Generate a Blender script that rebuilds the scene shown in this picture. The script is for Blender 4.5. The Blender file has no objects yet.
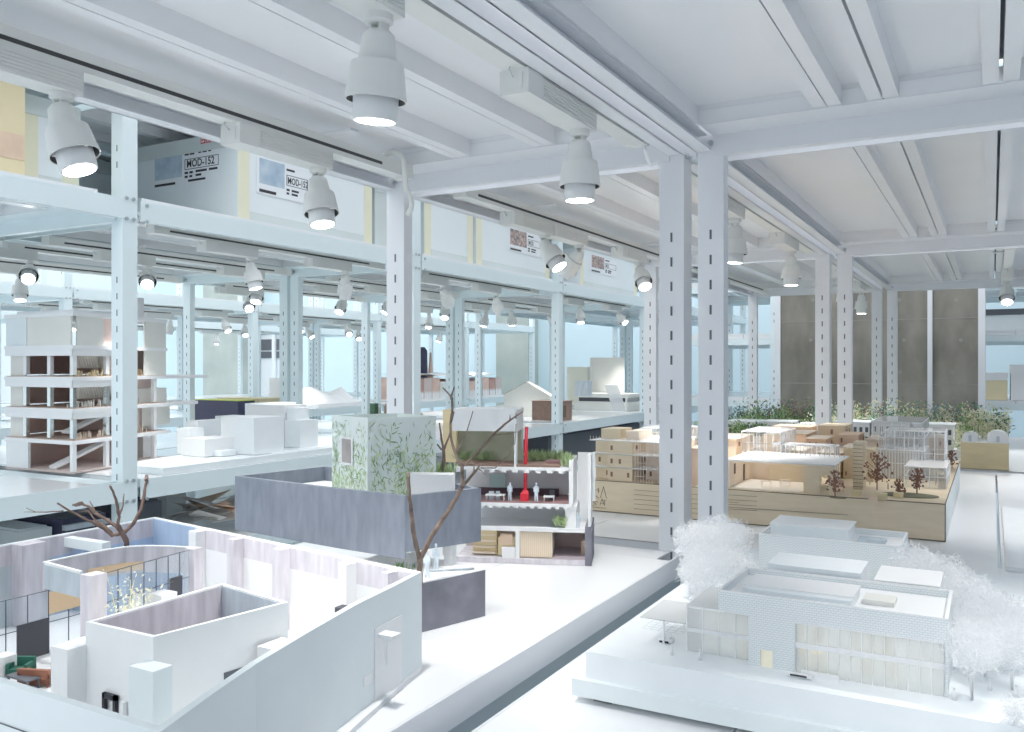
import bpy, math, random
from mathutils import Vector, Matrix
random.seed(7)
SC = bpy.context.scene
COL = SC.collection
F = 866.0
YAW = math.atan2(480.0, 866.0)
SA, CA = math.sin(YAW), math.cos(YAW)
FLOOR = -1.28

# ---------- pixel -> point in the place (camera stands at the origin, eye height) ----------
def ray(px, py):
    xc = (px - 512) / F
    return Vector((xc * CA - SA, xc * SA + CA, -(py - 366) / F))
def onZ(px, py, Z):
    r = ray(px, py); return r * (Z / r.z)
def onY(px, py, Y):
    r = ray(px, py); return r * (Y / r.y)
def onX(px, py, X):
    r = ray(px, py); return r * (X / r.x)
def atz(px, py, z):
    return ray(px, py) * z
def proj(p):
    z = p[0] * -SA + p[1] * CA
    x = p[0] * CA + p[1] * SA
    return 512 + F * x / z, 366 - F * p[2] / z, z

# ---------- materials ----------
MATS = {}
def newmat(name):
    m = bpy.data.materials.new(name); m.use_nodes = True
    MATS[name] = m
    return m, m.node_tree.nodes, m.node_tree.links, m.node_tree.nodes['Principled BSDF']
def mat(name, col, rough=.5, var=.03, scale=8.0, metal=0.0, emit=None, stretch=None, bump=0.0, contrast=1.0, spec=None, col2=None):
    m, N, L, b = newmat(name)
    b.inputs['Roughness'].default_value = rough
    b.inputs['Metallic'].default_value = metal
    if spec is not None: b.inputs['Specular IOR Level'].default_value = spec
    tc = N.new('ShaderNodeTexCoord'); mp = N.new('ShaderNodeMapping')
    if stretch: mp.inputs['Scale'].default_value = stretch
    nz = N.new('ShaderNodeTexNoise'); nz.inputs['Scale'].default_value = scale; nz.inputs['Detail'].default_value = 5
    rp = N.new('ShaderNodeValToRGB')
    c2 = col2 if col2 else tuple(max(0, c * (1 - var * 2)) for c in col)
    c1 = col if col2 else tuple(min(1, c * (1 + var)) for c in col)
    rp.color_ramp.elements[0].position = .5 - .2 / contrast; rp.color_ramp.elements[1].position = .5 + .2 / contrast
    rp.color_ramp.elements[0].color = (*c2, 1); rp.color_ramp.elements[1].color = (*c1, 1)
    L.new(tc.outputs['Object'], mp.inputs['Vector']); L.new(mp.outputs['Vector'], nz.inputs['Vector'])
    L.new(nz.outputs['Fac'], rp.inputs['Fac']); L.new(rp.outputs['Color'], b.inputs['Base Color'])
    if bump:
        bp = N.new('ShaderNodeBump'); bp.inputs['Strength'].default_value = bump; bp.inputs['Distance'].default_value = .002
        L.new(nz.outputs['Fac'], bp.inputs['Height']); L.new(bp.outputs['Normal'], b.inputs['Normal'])
    if emit:
        b.inputs['Emission Color'].default_value = (*emit[0], 1); b.inputs['Emission Strength'].default_value = emit[1]
    return m
def clear(name, tint, opaque, rough=.08, gloss=.5):
    """see-through plastic or glass: part passes straight through, part is a faint surface"""
    m, N, L, b = newmat(name)
    out = N['Material Output']
    b.inputs['Base Color'].default_value = (*tint, 1); b.inputs['Roughness'].default_value = rough
    b.inputs['Specular IOR Level'].default_value = gloss
    tr = N.new('ShaderNodeBsdfTransparent'); tr.inputs['Color'].default_value = (*[.6 + .4 * c for c in tint], 1)
    fr = N.new('ShaderNodeFresnel'); fr.inputs['IOR'].default_value = 1.3
    ad = N.new('ShaderNodeMath'); ad.operation = 'ADD'; ad.use_clamp = True; ad.inputs[1].default_value = opaque
    mx = N.new('ShaderNodeMixShader')
    L.new(fr.outputs['Fac'], ad.inputs[0]); L.new(ad.outputs[0], mx.inputs['Fac'])
    L.new(tr.outputs[0], mx.inputs[1]); L.new(b.outputs[0], mx.inputs[2]); L.new(mx.outputs[0], out.inputs['Surface'])
    return m
def brickmat(name, c1, c2, mortar, bw, bh, msize, rough=.7):
    m, N, L, b = newmat(name)
    b.inputs['Roughness'].default_value = rough
    tc = N.new('ShaderNodeTexCoord'); sp = N.new('ShaderNodeSeparateXYZ'); ad = N.new('ShaderNodeMath'); ad.operation = 'ADD'
    cb = N.new('ShaderNodeCombineXYZ'); br = N.new('ShaderNodeTexBrick')
    br.inputs['Color1'].default_value = (*c1, 1); br.inputs['Color2'].default_value = (*c2, 1); br.inputs['Mortar'].default_value = (*mortar, 1)
    br.inputs['Scale'].default_value = 1.0; br.inputs['Mortar Size'].default_value = msize
    br.inputs['Brick Width'].default_value = bw; br.inputs['Row Height'].default_value = bh
    L.new(tc.outputs['Object'], sp.inputs[0]); L.new(sp.outputs[0], ad.inputs[0]); L.new(sp.outputs[1], ad.inputs[1])
    L.new(ad.outputs[0], cb.inputs[0]); L.new(sp.outputs[2], cb.inputs[1]); L.new(cb.outputs[0], br.inputs['Vector'])
    L.new(br.outputs['Color'], b.inputs['Base Color'])
    return m

steel = mat('steel_paint', (.815, .83, .86), .38, .015, 3)
steel_teal = mat('steel_paint_cool', (.765, .865, .89), .38, .015, 3)
panel = mat('shelf_panel_paint', (.875, .885, .905), .30, .012, 4)
panel_gloss = mat('shelf_panel_gloss', (.86, .885, .905), .16, .012, 4)
slot = mat('slot_dark', (.10, .115, .13), .7)
boltm = mat('bolt_zinc', (.55, .60, .62), .3, .05, 40, metal=.8)
plastic = mat('fixture_plastic', (.80, .81, .785), .42, .01, 20)
plastic_d = mat('fixture_plastic_inside', (.10, .10, .10), .6)
tube_in = mat('fixture_tube', (.83, .84, .84), .35, .01, 20)
lensm = mat('lamp_lens', (1, 1, 1), .3, 0, 4, emit=((1, .985, .95), 9.0))
railslot = mat('rail_slot', (.05, .05, .05), .6)
white = mat('white_card', (.88, .885, .89), .55, .012, 12)
whitec = mat('white_card_cool', (.80, .86, .875), .55, .015, 12)
foam = mat('white_foam', (.86, .90, .92), .7, .015, 20)
ivory = mat('ivory_board', (.80, .79, .74), .6, .02, 10)
lav = mat('model_concrete_lavender', (.62, .59, .64), .75, .14, 26, stretch=(3, 3, .5), contrast=.8)
lavw = mat('model_concrete_pale', (.74, .70, .75), .75, .10, 30, stretch=(3, 3, .6), contrast=.8)
bluem = mat('model_wall_blue', (.40, .52, .70), .7, .06, 26, stretch=(3, 3, .5))
greyc = mat('model_wall_grey', (.55, .62, .67), .75, .09, 22, stretch=(3, 3, .6))
conc = mat('model_concrete_slate', (.245, .275, .335), .8, .12, 34, stretch=(2.5, 2.5, .6), contrast=.7, bump=.1)
conc2 = mat('model_concrete_slate_dark', (.225, .225, .27), .8, .16, 22, contrast=.9)
wallconc = mat('wall_concrete', (.33, .31, .265), .85, .0, 3.4, col2=(.135, .128, .11), stretch=(1.6, 1.6, .7), contrast=1.0, bump=.4)
wallconc_g = mat('wall_concrete_green', (.52, .57, .53), .85, .0, 2.2, col2=(.36, .41, .39), contrast=.8, bump=.3)
paleblue = mat('wall_paint_pale_blue', (.68, .85, .93), .7, .02, 1.0)
palegrey = mat('wall_paint_grey', (.80, .84, .87), .7, .02, 1.0)
dimgrey = mat('light_block_dim', (.24, .28, .33), .7, .02, 1.0)
palewhite = mat('wall_paint_white', (.84, .89, .92), .7, .02, 1.0)
floorm = mat('floor_paint', (.66, .72, .74), .35, .04, 1.5)
bark = mat('twig_bark', (.22, .145, .115), .85, .0, 60, col2=(.10, .065, .055), bump=.5)
bark2 = mat('twig_bark_pale', (.25, .185, .145), .85, .0, 70, col2=(.10, .07, .055), bump=.5)
wood = mat('laser_wood', (.80, .675, .49), .6, .0, 22, col2=(.74, .61, .425), stretch=(.8, 1, 5))
woodp = mat('laser_wood_pale', (.90, .77, .635), .6, .0, 22, col2=(.85, .71, .57), stretch=(.8, 1, 5))
woodd = mat('laser_wood_burnt', (.13, .085, .05), .7)
woodo = mat('wood_orange', (.80, .59, .43), .6, .06, 20)
woodb = mat('plywood_yellow', (.74, .61, .36), .6, .04, 16, stretch=(1, 1, 4))
rust = mat('laser_tree_brown', (.30, .15, .105), .8, .1, 60)
oval = mat('felt_olive', (.17, .165, .10), .9, .1, 60)
acry = clear('acrylic_clear', (.96, .97, .98), .10)
acryw = clear('acrylic_frosted', (.95, .96, .97), .42, .3)
glassm = clear('model_glass', (.90, .95, .98), .06)
filmw = clear('frosted_film', (.96, .97, .965), .42, .4)
def fluffmat():
    m, N, L, b = newmat('tree_fluff')
    d = N.new('ShaderNodeBsdfDiffuse'); d.inputs[0].default_value = (.97, .975, .98, 1)
    t = N.new('ShaderNodeBsdfTranslucent'); t.inputs[0].default_value = (.96, .97, .98, 1)
    p = N.new('ShaderNodeBsdfTransparent'); m1 = N.new('ShaderNodeMixShader'); m2 = N.new('ShaderNodeMixShader')
    m1.inputs[0].default_value = .5; m2.inputs[0].default_value = .76
    L.new(d.outputs[0], m1.inputs[1]); L.new(t.outputs[0], m1.inputs[2]); L.new(p.outputs[0], m2.inputs[1]); L.new(m1.outputs[0], m2.inputs[2])
    L.new(m2.outputs[0], N['Material Output'].inputs['Surface'])
    return m
ghost = fluffmat()
black = mat('black_card', (.025, .025, .035), .6)
navy = mat('navy_card', (.05, .05, .10), .6)
darkg = mat('dark_grey_card', (.11, .12, .14), .6)
redm = mat('red_paint', (.75, .02, .04), .4)
maroond = mat('maroon_cabinet', (.10, .055, .07), .6, .06, 30)
thing_glass = clear('thin_glass', (.95, .96, .97), .0, .1, .2)
maroon = mat('maroon_floor', (.33, .19, .19), .6, .06, 30)
brownf = mat('brown_deck', (.27, .17, .13), .6, .08, 40)
terra = mat('terracotta', (.80, .55, .46), .75, .08, 14)
terrad = mat('terracotta_dark', (.55, .32, .27), .75, .08, 14)
pinkb = mat('pink_board', (.82, .64, .58), .7, .05, 12)
pinkl = mat('pink_board_light', (.66, .54, .50), .7, .04, 12)
olive = mat('olive_film', (.46, .47, .33), .6, .10, 14)
green1 = mat('leaf_green', (.18, .36, .08), .7, .15, 30)
green2 = mat('leaf_pale_green', (.42, .55, .27), .7, .15, 30)
green3 = mat('leaf_deep_green', (.07, .16, .10), .7, .15, 30)
yell = mat('leaf_yellow', (.72, .70, .42), .7, .10, 30)
cream = mat('leaf_cream', (.86, .84, .66), .7, .05, 30)
emer = mat('fabric_emerald', (.02, .13, .09), .8)
leath = mat('leather_brown', (.28, .105, .06), .6)
crate = mat('crate_white_board', (.82, .88, .90), .55, .015, 5)
crate_g = mat('crate_green_grey', (.66, .73, .72), .6, .03, 5)
tape = mat('crate_tape_cream', (.84, .82, .62), .5, .02, 5)
kraft = mat('kraft_board', (.80, .69, .44), .7, .03, 8)
photo_b = mat('label_photo_blue', (.30, .42, .55), .5, .0, 14, col2=(.62, .72, .80))
photo_d = mat('label_photo_dark', (.08, .09, .12), .5, .0, 60, col2=(.70, .50, .42))
ink = mat('ink_black', (.03, .03, .035), .6)
inkred = mat('ink_red', (.65, .05, .06), .6)
paper = mat('label_paper', (.86, .89, .92), .6, .01, 10)
mirror = mat('mirror_foil', (.75, .80, .80), .12, .05, 30, metal=.9)
brick = brickmat('white_brick', (.86, .885, .88), (.83, .86, .86), (.66, .715, .735), .0052, .0026, .00045)
brick2 = brickmat('pale_brick', (.84, .87, .875), (.80, .83, .84), (.66, .71, .73), .0052, .0026, .00045)
gloww = mat('glow_white', (.90, .91, .88), .6, .02, 20, emit=((.97, 1, .96), .16))  # added glow that brightens inner walls and floor; no lamp there
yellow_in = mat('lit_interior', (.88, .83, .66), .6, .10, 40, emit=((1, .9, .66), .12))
skylt = mat('window_far', (.62, .80, .90), .3, .03, 2)

# ---------- mesh collector ----------
class MB:
    def __init__(s): s.v = []; s.f = []; s.m = []; s.sm = []
    def _add(s, vs, fs, m, smooth=False):
        o = len(s.v); s.v += [tuple(v) for v in vs]
        for f in fs: s.f.append([i + o for i in f]); s.m.append(m); s.sm.append(smooth)
        return s
    def box(s, x0, x1, y0, y1, z0, z1, m=0):
        x0, x1 = sorted((x0, x1)); y0, y1 = sorted((y0, y1)); z0, z1 = sorted((z0, z1))
        v = [(x0,y0,z0),(x1,y0,z0),(x1,y1,z0),(x0,y1,z0),(x0,y0,z1),(x1,y0,z1),(x1,y1,z1),(x0,y1,z1)]
        return s._add(v, [(0,3,2,1),(4,5,6,7),(0,1,5,4),(1,2,6,5),(2,3,7,6),(3,0,4,7)], m)
    def prism(s, poly, z0, z1, m=0):
        a = sum(poly[i][0]*poly[(i+1)%len(poly)][1]-poly[(i+1)%len(poly)][0]*poly[i][1] for i in range(len(poly)))
        if a < 0: poly = list(reversed(poly))
        n = len(poly)
        v = [(p[0], p[1], z0) for p in poly] + [(p[0], p[1], z1) for p in poly]
        f = [tuple(reversed(range(n))), tuple(range(n, 2*n))] + [(i, (i+1)%n, n+(i+1)%n, n+i) for i in range(n)]
        return s._add(v, f, m)
    def wall(s, p, q, t, z0, z1, m=0):
        """upright slab from plan point p to q; thickness t to the left of p->q (negative: right)"""
        d = Vector((q[0]-p[0], q[1]-p[1])); d.normalize(); n = Vector((-d.y, d.x)) * t
        return s.prism([(p[0], p[1]), (q[0], q[1]), (q[0]+n.x, q[1]+n.y), (p[0]+n.x, p[1]+n.y)], z0, z1, m)
    def hull8(s, pts, m=0):
        return s._add(pts, [(0,3,2,1),(4,5,6,7),(0,1,5,4),(1,2,6,5),(2,3,7,6),(3,0,4,7)], m)
    def loop(s, poly, t, z0, z1, m=0, only=None):
        """mitred wall ring along a closed plan polygon, thickness t inwards (poly counter-clockwise)"""
        n = len(poly); ins = []
        for i in range(n):
            p0, p1, p2 = [Vector(poly[(i+k) % n]) for k in (-1, 0, 1)]
            d1 = (p1-p0).normalized(); d2 = (p2-p1).normalized()
            n1 = Vector((-d1.y, d1.x)); n2 = Vector((-d2.y, d2.x)); b = n1+n2
            ins.append(p1 + b * (2*t/max(.2, b.length_squared)))
        for i in range(n):
            if only is not None and i not in only: continue
            j = (i+1) % n
            s.prism([poly[i], poly[j], tuple(ins[j]), tuple(ins[i])], z0, z1, m)
        return s
    def quad(s, a, b, c, d, m=0): return s._add([a, b, c, d], [(0,1,2,3)], m)
    def tri(s, a, b, c, m=0): return s._add([a, b, c], [(0,1,2)], m)
    def bar(s, a, b, w, m=0, h=None):
        a = Vector(a); b = Vector(b); d = (b - a)
        if d.length < 1e-7: return s
        d.normalize(); up = Vector((0,0,1)) if abs(d.z) < .95 else Vector((1,0,0))
        x = d.cross(up).normalized() * (w/2); y = x.cross(d).normalized() * ((h or w)/2)
        p = [a-x-y, a+x-y, a+x+y, a-x+y, b-x-y, b+x-y, b+x+y, b-x+y]
        return s._add(p, [(0,3,2,1),(4,5,6,7),(0,1,5,4),(1,2,6,5),(2,3,7,6),(3,0,4,7)], m)
    def tube(s, pts, r, n=8, m=0):
        pts = [Vector(p) for p in pts]; k = len(pts)
        rr = r if isinstance(r, (list, tuple)) else [r]*k
        vs = []; prev = None
        for i, p in enumerate(pts):
            d = (pts[min(i+1, k-1)] - pts[max(i-1, 0)]).normalized()
            if prev is None:
                ref = Vector((0,0,1)) if abs(d.z) < .9 else Vector((1,0,0)); x = d.cross(ref).normalized()
            else:
                x = (prev - d * prev.dot(d)).normalized()
            prev = x; y = d.cross(x)
            for j in range(n):
                a = 2*math.pi*j/n; vs.append(p + (x*math.cos(a) + y*math.sin(a)) * rr[i])
        fs = [(i*n+j, i*n+(j+1)%n, (i+1)*n+(j+1)%n, (i+1)*n+j) for i in range(k-1) for j in range(n)]
        s._add(vs, fs, m, True)
        o = len(s.v) - len(vs)
        s.f.append([o+j for j in reversed(range(n))]); s.m.append(m); s.sm.append(False)
        s.f.append([o+(k-1)*n+j for j in range(n)]); s.m.append(m); s.sm.append(False)
        return s
    def lathe(s, prof, n=28, m=0, c=(0,0,0)):
        for (r0, z0), (r1, z1) in zip(prof[:-1], prof[1:]):
            vs = []; 
            for r, z in ((r0, z0), (r1, z1)):
                for j in range(n):
                    a = 2*math.pi*j/n; vs.append((c[0]+r*math.cos(a), c[1]+r*math.sin(a), c[2]+z))
            s._add(vs, [(j, n+j, n+(j+1)%n, (j+1)%n) for j in range(n)], m, abs(z1-z0) > 1e-6)
        return s
    def disc(s, r, z, n=28, m=0, c=(0,0,0), up=False):
        vs = [(c[0]+r*math.cos(2*math.pi*j/n), c[1]+r*math.sin(2*math.pi*j/n), c[2]+z) for j in range(n)]
        return s._add(vs, [tuple(range(n)) if up else tuple(reversed(range(n)))], m)
    def blob(s, c, r, m=0, sq=(1,1,1), seg=10, rng=random, rough=.0):
        vs = []; rings = seg//2
        vs.append((c[0], c[1], c[2]+r*sq[2]))
        for i in range(1, rings):
            th = math.pi*i/rings
            for j in range(seg):
                ph = 2*math.pi*j/seg; k = r*(1+rng.uniform(-rough, rough))
                vs.append((c[0]+k*sq[0]*math.sin(th)*math.cos(ph), c[1]+k*sq[1]*math.sin(th)*math.sin(ph), c[2]+k*sq[2]*math.cos(th)))
        vs.append((c[0], c[1], c[2]-r*sq[2])); last = len(vs)-1
        fs = [(0, 1+j, 1+(j+1)%seg) for j in range(seg)]
        for i in range(rings-2):
            a = 1+i*seg; b = a+seg
            fs += [(a+j, b+j, b+(j+1)%seg, a+(j+1)%seg) for j in range(seg)]
        a = 1+(rings-2)*seg
        fs += [(a+j, last, a+(j+1)%seg) for j in range(seg)]
        return s._add(vs, fs, m, True)
    def leaf(s, p, d, w, m=0):
        """one thin blade from p along d"""
        p = Vector(p); d = Vector(d); side = d.cross(Vector((random.uniform(-1,1), random.uniform(-1,1), random.uniform(-1,1))))
        if side.length < 1e-9: side = Vector((1,0,0))
        side = side.normalized() * (w/2)
        return s._add([p, p+d*.5-side, p+d, p+d*.5+side], [(0,1,2,3)], m)
    def build(s, name, mats, parent=None, org=None):
        me = bpy.data.meshes.new(name)
        o = Vector(org) if org is not None else (parent_org(parent) if parent else Vector((0,0,0)))
        me.from_pydata([tuple(Vector(v) - o) for v in s.v], [], s.f)
        mats = mats if isinstance(mats, (list, tuple)) else [mats]
        for m in mats: me.materials.append(m)
        me.polygons.foreach_set('material_index', s.m); me.polygons.foreach_set('use_smooth', s.sm)
        me.update()
        ob = bpy.data.objects.new(name, me); COL.objects.link(ob)
        if parent is not None:
            ob.parent = parent
            po = parent_org(parent)
            ob.location = o - po
        else: ob.location = o
        ob['_o'] = tuple(o)
        return ob
def parent_org(p): return Vector(p['_o'])
def thing(name, label, cat, loc, group=None):
    o = bpy.data.objects.new(name, None); o.empty_display_size = .05; COL.objects.link(o)
    o.location = loc; o['_o'] = tuple(loc); o['label'] = label; o['category'] = cat
    if group: o['group'] = group
    return o
def tag(o, label, cat, group=None):
    o['label'] = label; o['category'] = cat
    if group: o['group'] = group
    return o
def struct(o): o['kind'] = 'structure'; return o
def kids(o): return [c for c in bpy.data.objects if c.parent == o]
_kidcache = {}
def copy_tree(o, loc=None, parent=None, label=None, group=None):
    c = o.copy(); COL.objects.link(c)
    if parent is not None: c.parent = parent
    if loc is not None: c.location = loc
    if label: c['label'] = label
    if group: c['group'] = group
    if o.name not in _kidcache: _kidcache[o.name] = kids(o)
    for ch in _kidcache[o.name]: copy_tree(ch, None, c)
    return c
def text_mesh(txt, size):
    cu = bpy.data.curves.new('lettering', 'FONT'); cu.body = txt; cu.size = size; cu.align_x = 'LEFT'; cu.resolution_u = 3; cu.offset = size*.022
    ob = bpy.data.objects.new('lettering', cu); COL.objects.link(ob)
    bpy.context.view_layer.update()
    me = bpy.data.meshes.new_from_object(ob.evaluated_get(bpy.context.evaluated_depsgraph_get()))
    bpy.data.objects.remove(ob)
    return me
def put_text(mb, txt, size, org, u, v, m=0, sx=1.0):
    """lettering laid on a plane: org + u*x + v*y"""
    me = text_mesh(txt, size); u = Vector(u); v = Vector(v); org = Vector(org)
    mb._add([org + u*p.co.x*sx + v*p.co.y for p in me.vertices], [tuple(p.vertices) for p in me.polygons], m)
    bpy.data.meshes.remove(me)
ORD = ['zeroth','first','second','third','fourth','fifth','sixth','seventh','eighth','ninth','tenth','eleventh','twelfth','thirteenth','fourteenth','fifteenth','sixteenth','seventeenth','eighteenth','nineteenth','twentieth']
def ordw(n):
    if n <= 20: return ORD[n]
    t = ['','','twenty','thirty','forty','fifty','sixty','seventy','eighty','ninety'][n//10]
    if n % 10 == 0: return t[:-1] + 'ieth'
    return t + '-' + ORD[n%10]

# ---------- camera, world ----------
cam = bpy.data.cameras.new('camera'); camo = bpy.data.objects.new('camera', cam); COL.objects.link(camo)
cam.sensor_width = 36; cam.lens = F / 1024 * 36; cam.clip_start = .02; cam.clip_end = 100
camo.location = (0, 0, 0); camo.rotation_euler = (math.pi/2, 0, YAW)
SC.camera = camo
w = bpy.data.worlds.new('world'); SC.world = w; w.use_nodes = True
w.node_tree.nodes['Background'].inputs[0].default_value = (.93, .965, 1.0, 1)
w.node_tree.nodes['Background'].inputs[1].default_value = 1.25
SC.view_settings.view_transform = 'Standard'
SC.view_settings.look = 'None'
SC.view_settings.exposure = 0.63
SC.view_settings.gamma = 1.09
SC.cycles.use_denoising = True
SC.cycles.max_bounces = 10; SC.cycles.diffuse_bounces = 6; SC.cycles.transparent_max_bounces = 24
# ================= the room =================
struct(MB().box(-14, 1.6, -2.3, 10.7, FLOOR-.05, FLOOR).build('floor', floorm))
struct(MB().box(-14, 1.6, 10.5, 10.7, FLOOR, 3.2).build('wall_back', paleblue))
struct(MB().box(-14.2, -14, -2.3, 10.7, FLOOR, 3.2).build('wall_left', palewhite))
struct(MB().box(1.5, 1.6, -2.2, 10.5, FLOOR, 3.2).build('wall_right_light_block', dimgrey))  # unseen wall added and kept dark to cut light from the right
struct(MB().box(-14, 1.5, -2.3, -2.2, FLOOR, 3.2).build('wall_front', palegrey))
def conc_block(name, x0, x1, y0, y1, m, seams):
    o = MB().box(x0, x1, y0, y1, FLOOR, 3.0).build(name, m, org=((x0+x1)/2, y0, FLOOR)); struct(o)
    return o
PX0 = onY(780, 366, 6.0).x; PX1 = onY(980, 366, 6.0).x
wc = conc_block('wall_pillar', PX0, PX1, 6.0, 6.5, wallconc, [])
mb = MB()
xs = onY(930, 366, 6.0).x
mb.box(xs-.014, xs+.014, 5.985, 6.0, FLOOR, 3.0)          # steel strip down the middle of the concrete
mb.box(PX0-.03, PX0+.005, 5.985, 6.5, FLOOR, 3.0); mb.box(PX1-.01, PX1+.028, 5.98, 6.5, FLOOR, 3.0)
struct(mb.build('trim_1', steel))
mb = MB()
for px in (815, 848, 905, 957):
    for py in (300, 340, 372, 398):
        p = onY(px + random.uniform(-6, 6), py, 5.999); mb.tube([p, p - Vector((0, .003, 0))], .012, 8)
for py in (322, 383):
    p = onY(790, py, 5.999); mb.box(PX0+.01, PX1-.01, 5.998, 6.0, p.z-.003, p.z+.003)
struct(mb.build('trim_2', mat('concrete_marks', (.30, .29, .265), .9)))
a = onY(203, 366, 10.0); b = onY(241, 366, 10.0)
conc_block('wall_column_left', a.x, b.x, 10.0, 10.5, wallconc_g, [])
a = onY(496, 366, 10.2); b = onY(528, 366, 10.2)
conc_block('wall_column_middle', a.x, b.x, 10.2, 10.5, wallconc_g, [])
# dark-paned window bands on the back wall
mb = MB(); mg = MB()
p0 = onY(236, 318, 10.4); p1 = onY(290, 366, 10.4)
for py0, py1 in ((324, 334), (340, 350), (352, 358)):
    q0 = onY(238, py0, 10.4); q1 = onY(288, py1, 10.4); mg.box(q0.x, q1.x, 10.38, 10.40, q1.z, q0.z)
mb.box(p0.x, p1.x, 10.40, 10.5, p1.z-1.3, p0.z+.05)
for px in (240, 258, 274):
    q = onY(px, 330, 10.36); mb.box(q.x-.03, q.x+.03, 10.34, 10.38, p1.z-1.3, p0.z+.05)
wf = struct(mb.build('window_1', palewhite)); mg.build('window_pane', darkg, wf)

# ================= racks =================
PW = .052
def post_mb(x_out, inward, y, z0, z1, slots=True, bare=()):
    """upright: slotted front flange at y, side flange on the outside, short lip inside"""
    m = MB(); xi = x_out + inward * PW; t = .0028
    m.box(x_out, xi, y, y+t, z0, z1)
    m.box(x_out, x_out+inward*t, y+t, y+.052, z0, z1)
    m.box(xi-inward*t, xi, y+t, y+.033, z0, z1)
    if slots:
        xc = x_out + inward * PW * .5
        k = math.ceil(z0/.05)
        while k*.05 < z1 - .02:
            z = k*.05 + .012; k += 1
            if any(b-.225 < z < b+.07 for b in bare): continue
            m.box(xc-.0022, xc+.0022, y-.0004, y+.0002, z-.0095, z+.0095, 1)
            m.box(xi-inward*.0002, xi+inward*.0004, y+.015, y+.019, z-.0095, z+.0095, 2)
    return m
def board_mb(x0, x1, y0, y1, zt, gap=.0012):
    m = MB(); a, b = x0+gap, x1-gap; lip, dp = .023, .027; zl = zt-dp
    if zt > .1: zt += .010
    dp = zt-zl
    m.box(a, b, y0, y1, zt-.0015, zt)
    for xa, xb in ((a, a+lip), (b-lip, b)): m.box(xa, xb, y0, y1, zt-dp, zt-.0015)
    for ya, yb in ((y0, y0+.002), (y1-.002, y1)): m.box(a+lip, b-lip, ya, yb, zt-dp, zt-.0015)
    return m
greystrip = mat('joint_shadow_strip', (.30, .33, .36), .8)  # strips added over board joints to block leaking light, dark like the gap
def rack(label, x0, x1, y0, y1, levels, ztop, near=False, metal=None, gloss=None, ledge=.085, zbot=FLOOR, slots=True, sidebeam=.062, decksb=.062):
    """levels: (top height, [joint positions], thickness of drawn front)"""
    metal = metal or steel
    root = thing('storage_rack', label, 'rack', ((x0+x1)/2, y1, zbot), 'slotted white steel storage racks')
    sm = [metal, slot, paper]; bare = [l[0] for l in levels if l[0] > .1]
    post_mb(x0, 1, y1, zbot, ztop, slots, bare).build('post', sm, root)
    post_mb(x1, -1, y1, zbot, ztop, slots, bare).build('post', sm, root)
    if near:
        post_mb(x0, 1, y0-.05, zbot, ztop, slots, bare).build('post', sm, root); post_mb(x1, -1, y0-.05, zbot, ztop, slots, bare).build('post', sm, root)
    for zt, joints in levels:
        sidebeam = .062 if zt > 0 else decksb
        xs = [x0+.0018] + list(joints) + [x1-.0018]
        for xa, xb in zip(xs[:-1], xs[1:]):
            board_mb(xa, xb, y0, y1-ledge+.004, zt, .0012 if abs(xa-.0125) > .001 and abs(xb-.0125) > .001 else .003).build('shelf_board', gloss or panel, root)
        if metal is steel:
            for xj in (joints if zt > .1 else ()): MB().box(xj-.012, xj+.012, y0, y1-ledge, zt+.0102, zt+.011).build('joint_light_stop', greystrip if zt > .1 else gloss or panel, root)
        # end beam: ledge under the boards, upright web, small lower return; flat tongues bolted on the posts
        for yy, s in ((y1, -1), (y0, 1)):
            m = MB()
            m.box(x0+.03, x1-.03, yy, yy+s*ledge, zt-.030, zt-.0275)
            m.box(x0+.03, x1-.03, yy+s*.0005, yy+s*.003, zt-.068, zt-.028)
            m.box(x0+.03, x1-.03, yy+s*.003, yy-s*(.020 if s < 0 else .003), zt-.070, zt-.068)
            m.box(x0+.03, x1-.03, yy+s*ledge, yy, zt-.002, zt-.0005)
            ob = m.build('end_beam', metal, root)
            bm = MB()
            for bx in (x0+.028, x1-.028): bm.tube([(bx, yy+s*.002, zt-.045), (bx, yy+s*.007, zt-.045)], .0058, 6)
            bm.build('bolt', boltm, ob)
        for xx, s in ((x0, 1), (x1, -1)):
            m = MB()
            m.box(xx-s*.001, xx+s*.0025, y0-.006, y1+.050, zt-sidebeam, zt)
            m.box(xx, xx+s*.030, y0+.03, y1-.01, zt-sidebeam, zt-sidebeam+.0025)
            m.box(xx, xx+s*.022, y0+.03, y1-.01, zt-.031, zt-.0285)
            # gusset wings at the far post
            m.prism([(0,0),(1,0),(0,1)], 0, 0.0001) if False else None
            ob = m.build('side_beam', metal, root)
            bm = MB()
            for by, bz in ((y1+.012, .012), (y1+.036, .012), (y1+.012, -.05), (y1+.036, -.05), (y0+.014, -.05), (y0+.014, .0)):
                bm.tube([(xx-s*.001, by, zt+bz-.012), (xx-s*.006, by, zt+bz-.012)], .0058, 6)
            bm.build('bolt', boltm, ob)
    return root
MX0, MX1 = -1.292, -.545
RX0, RX1 = -.516, .234
CEIL = .488
mj = [-1.024, -.819]; rj = [-.256, -.165, .0125]
rack('white steel rack bay at lower left holding the concrete courtyard house', MX0, MX1, -.10, 1.70, [(-.378, mj), (CEIL, mj)], .52, near=True, decksb=.040)
rack('white steel rack bay at lower right carrying the white brick building', RX0, RX1, -.10, 1.70, [(-.415, rj), (CEIL, rj)], .52, near=True)
rack('second white rack bay under the left part of the wooden town', MX0, MX1, 1.76, 3.49, [(-.375, mj), (CEIL, mj)], .52)
rack('second white rack bay under the right part of the wooden town', RX0, RX1, 1.76, 3.49, [(-.375, rj), (CEIL, rj)], .52)
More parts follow.
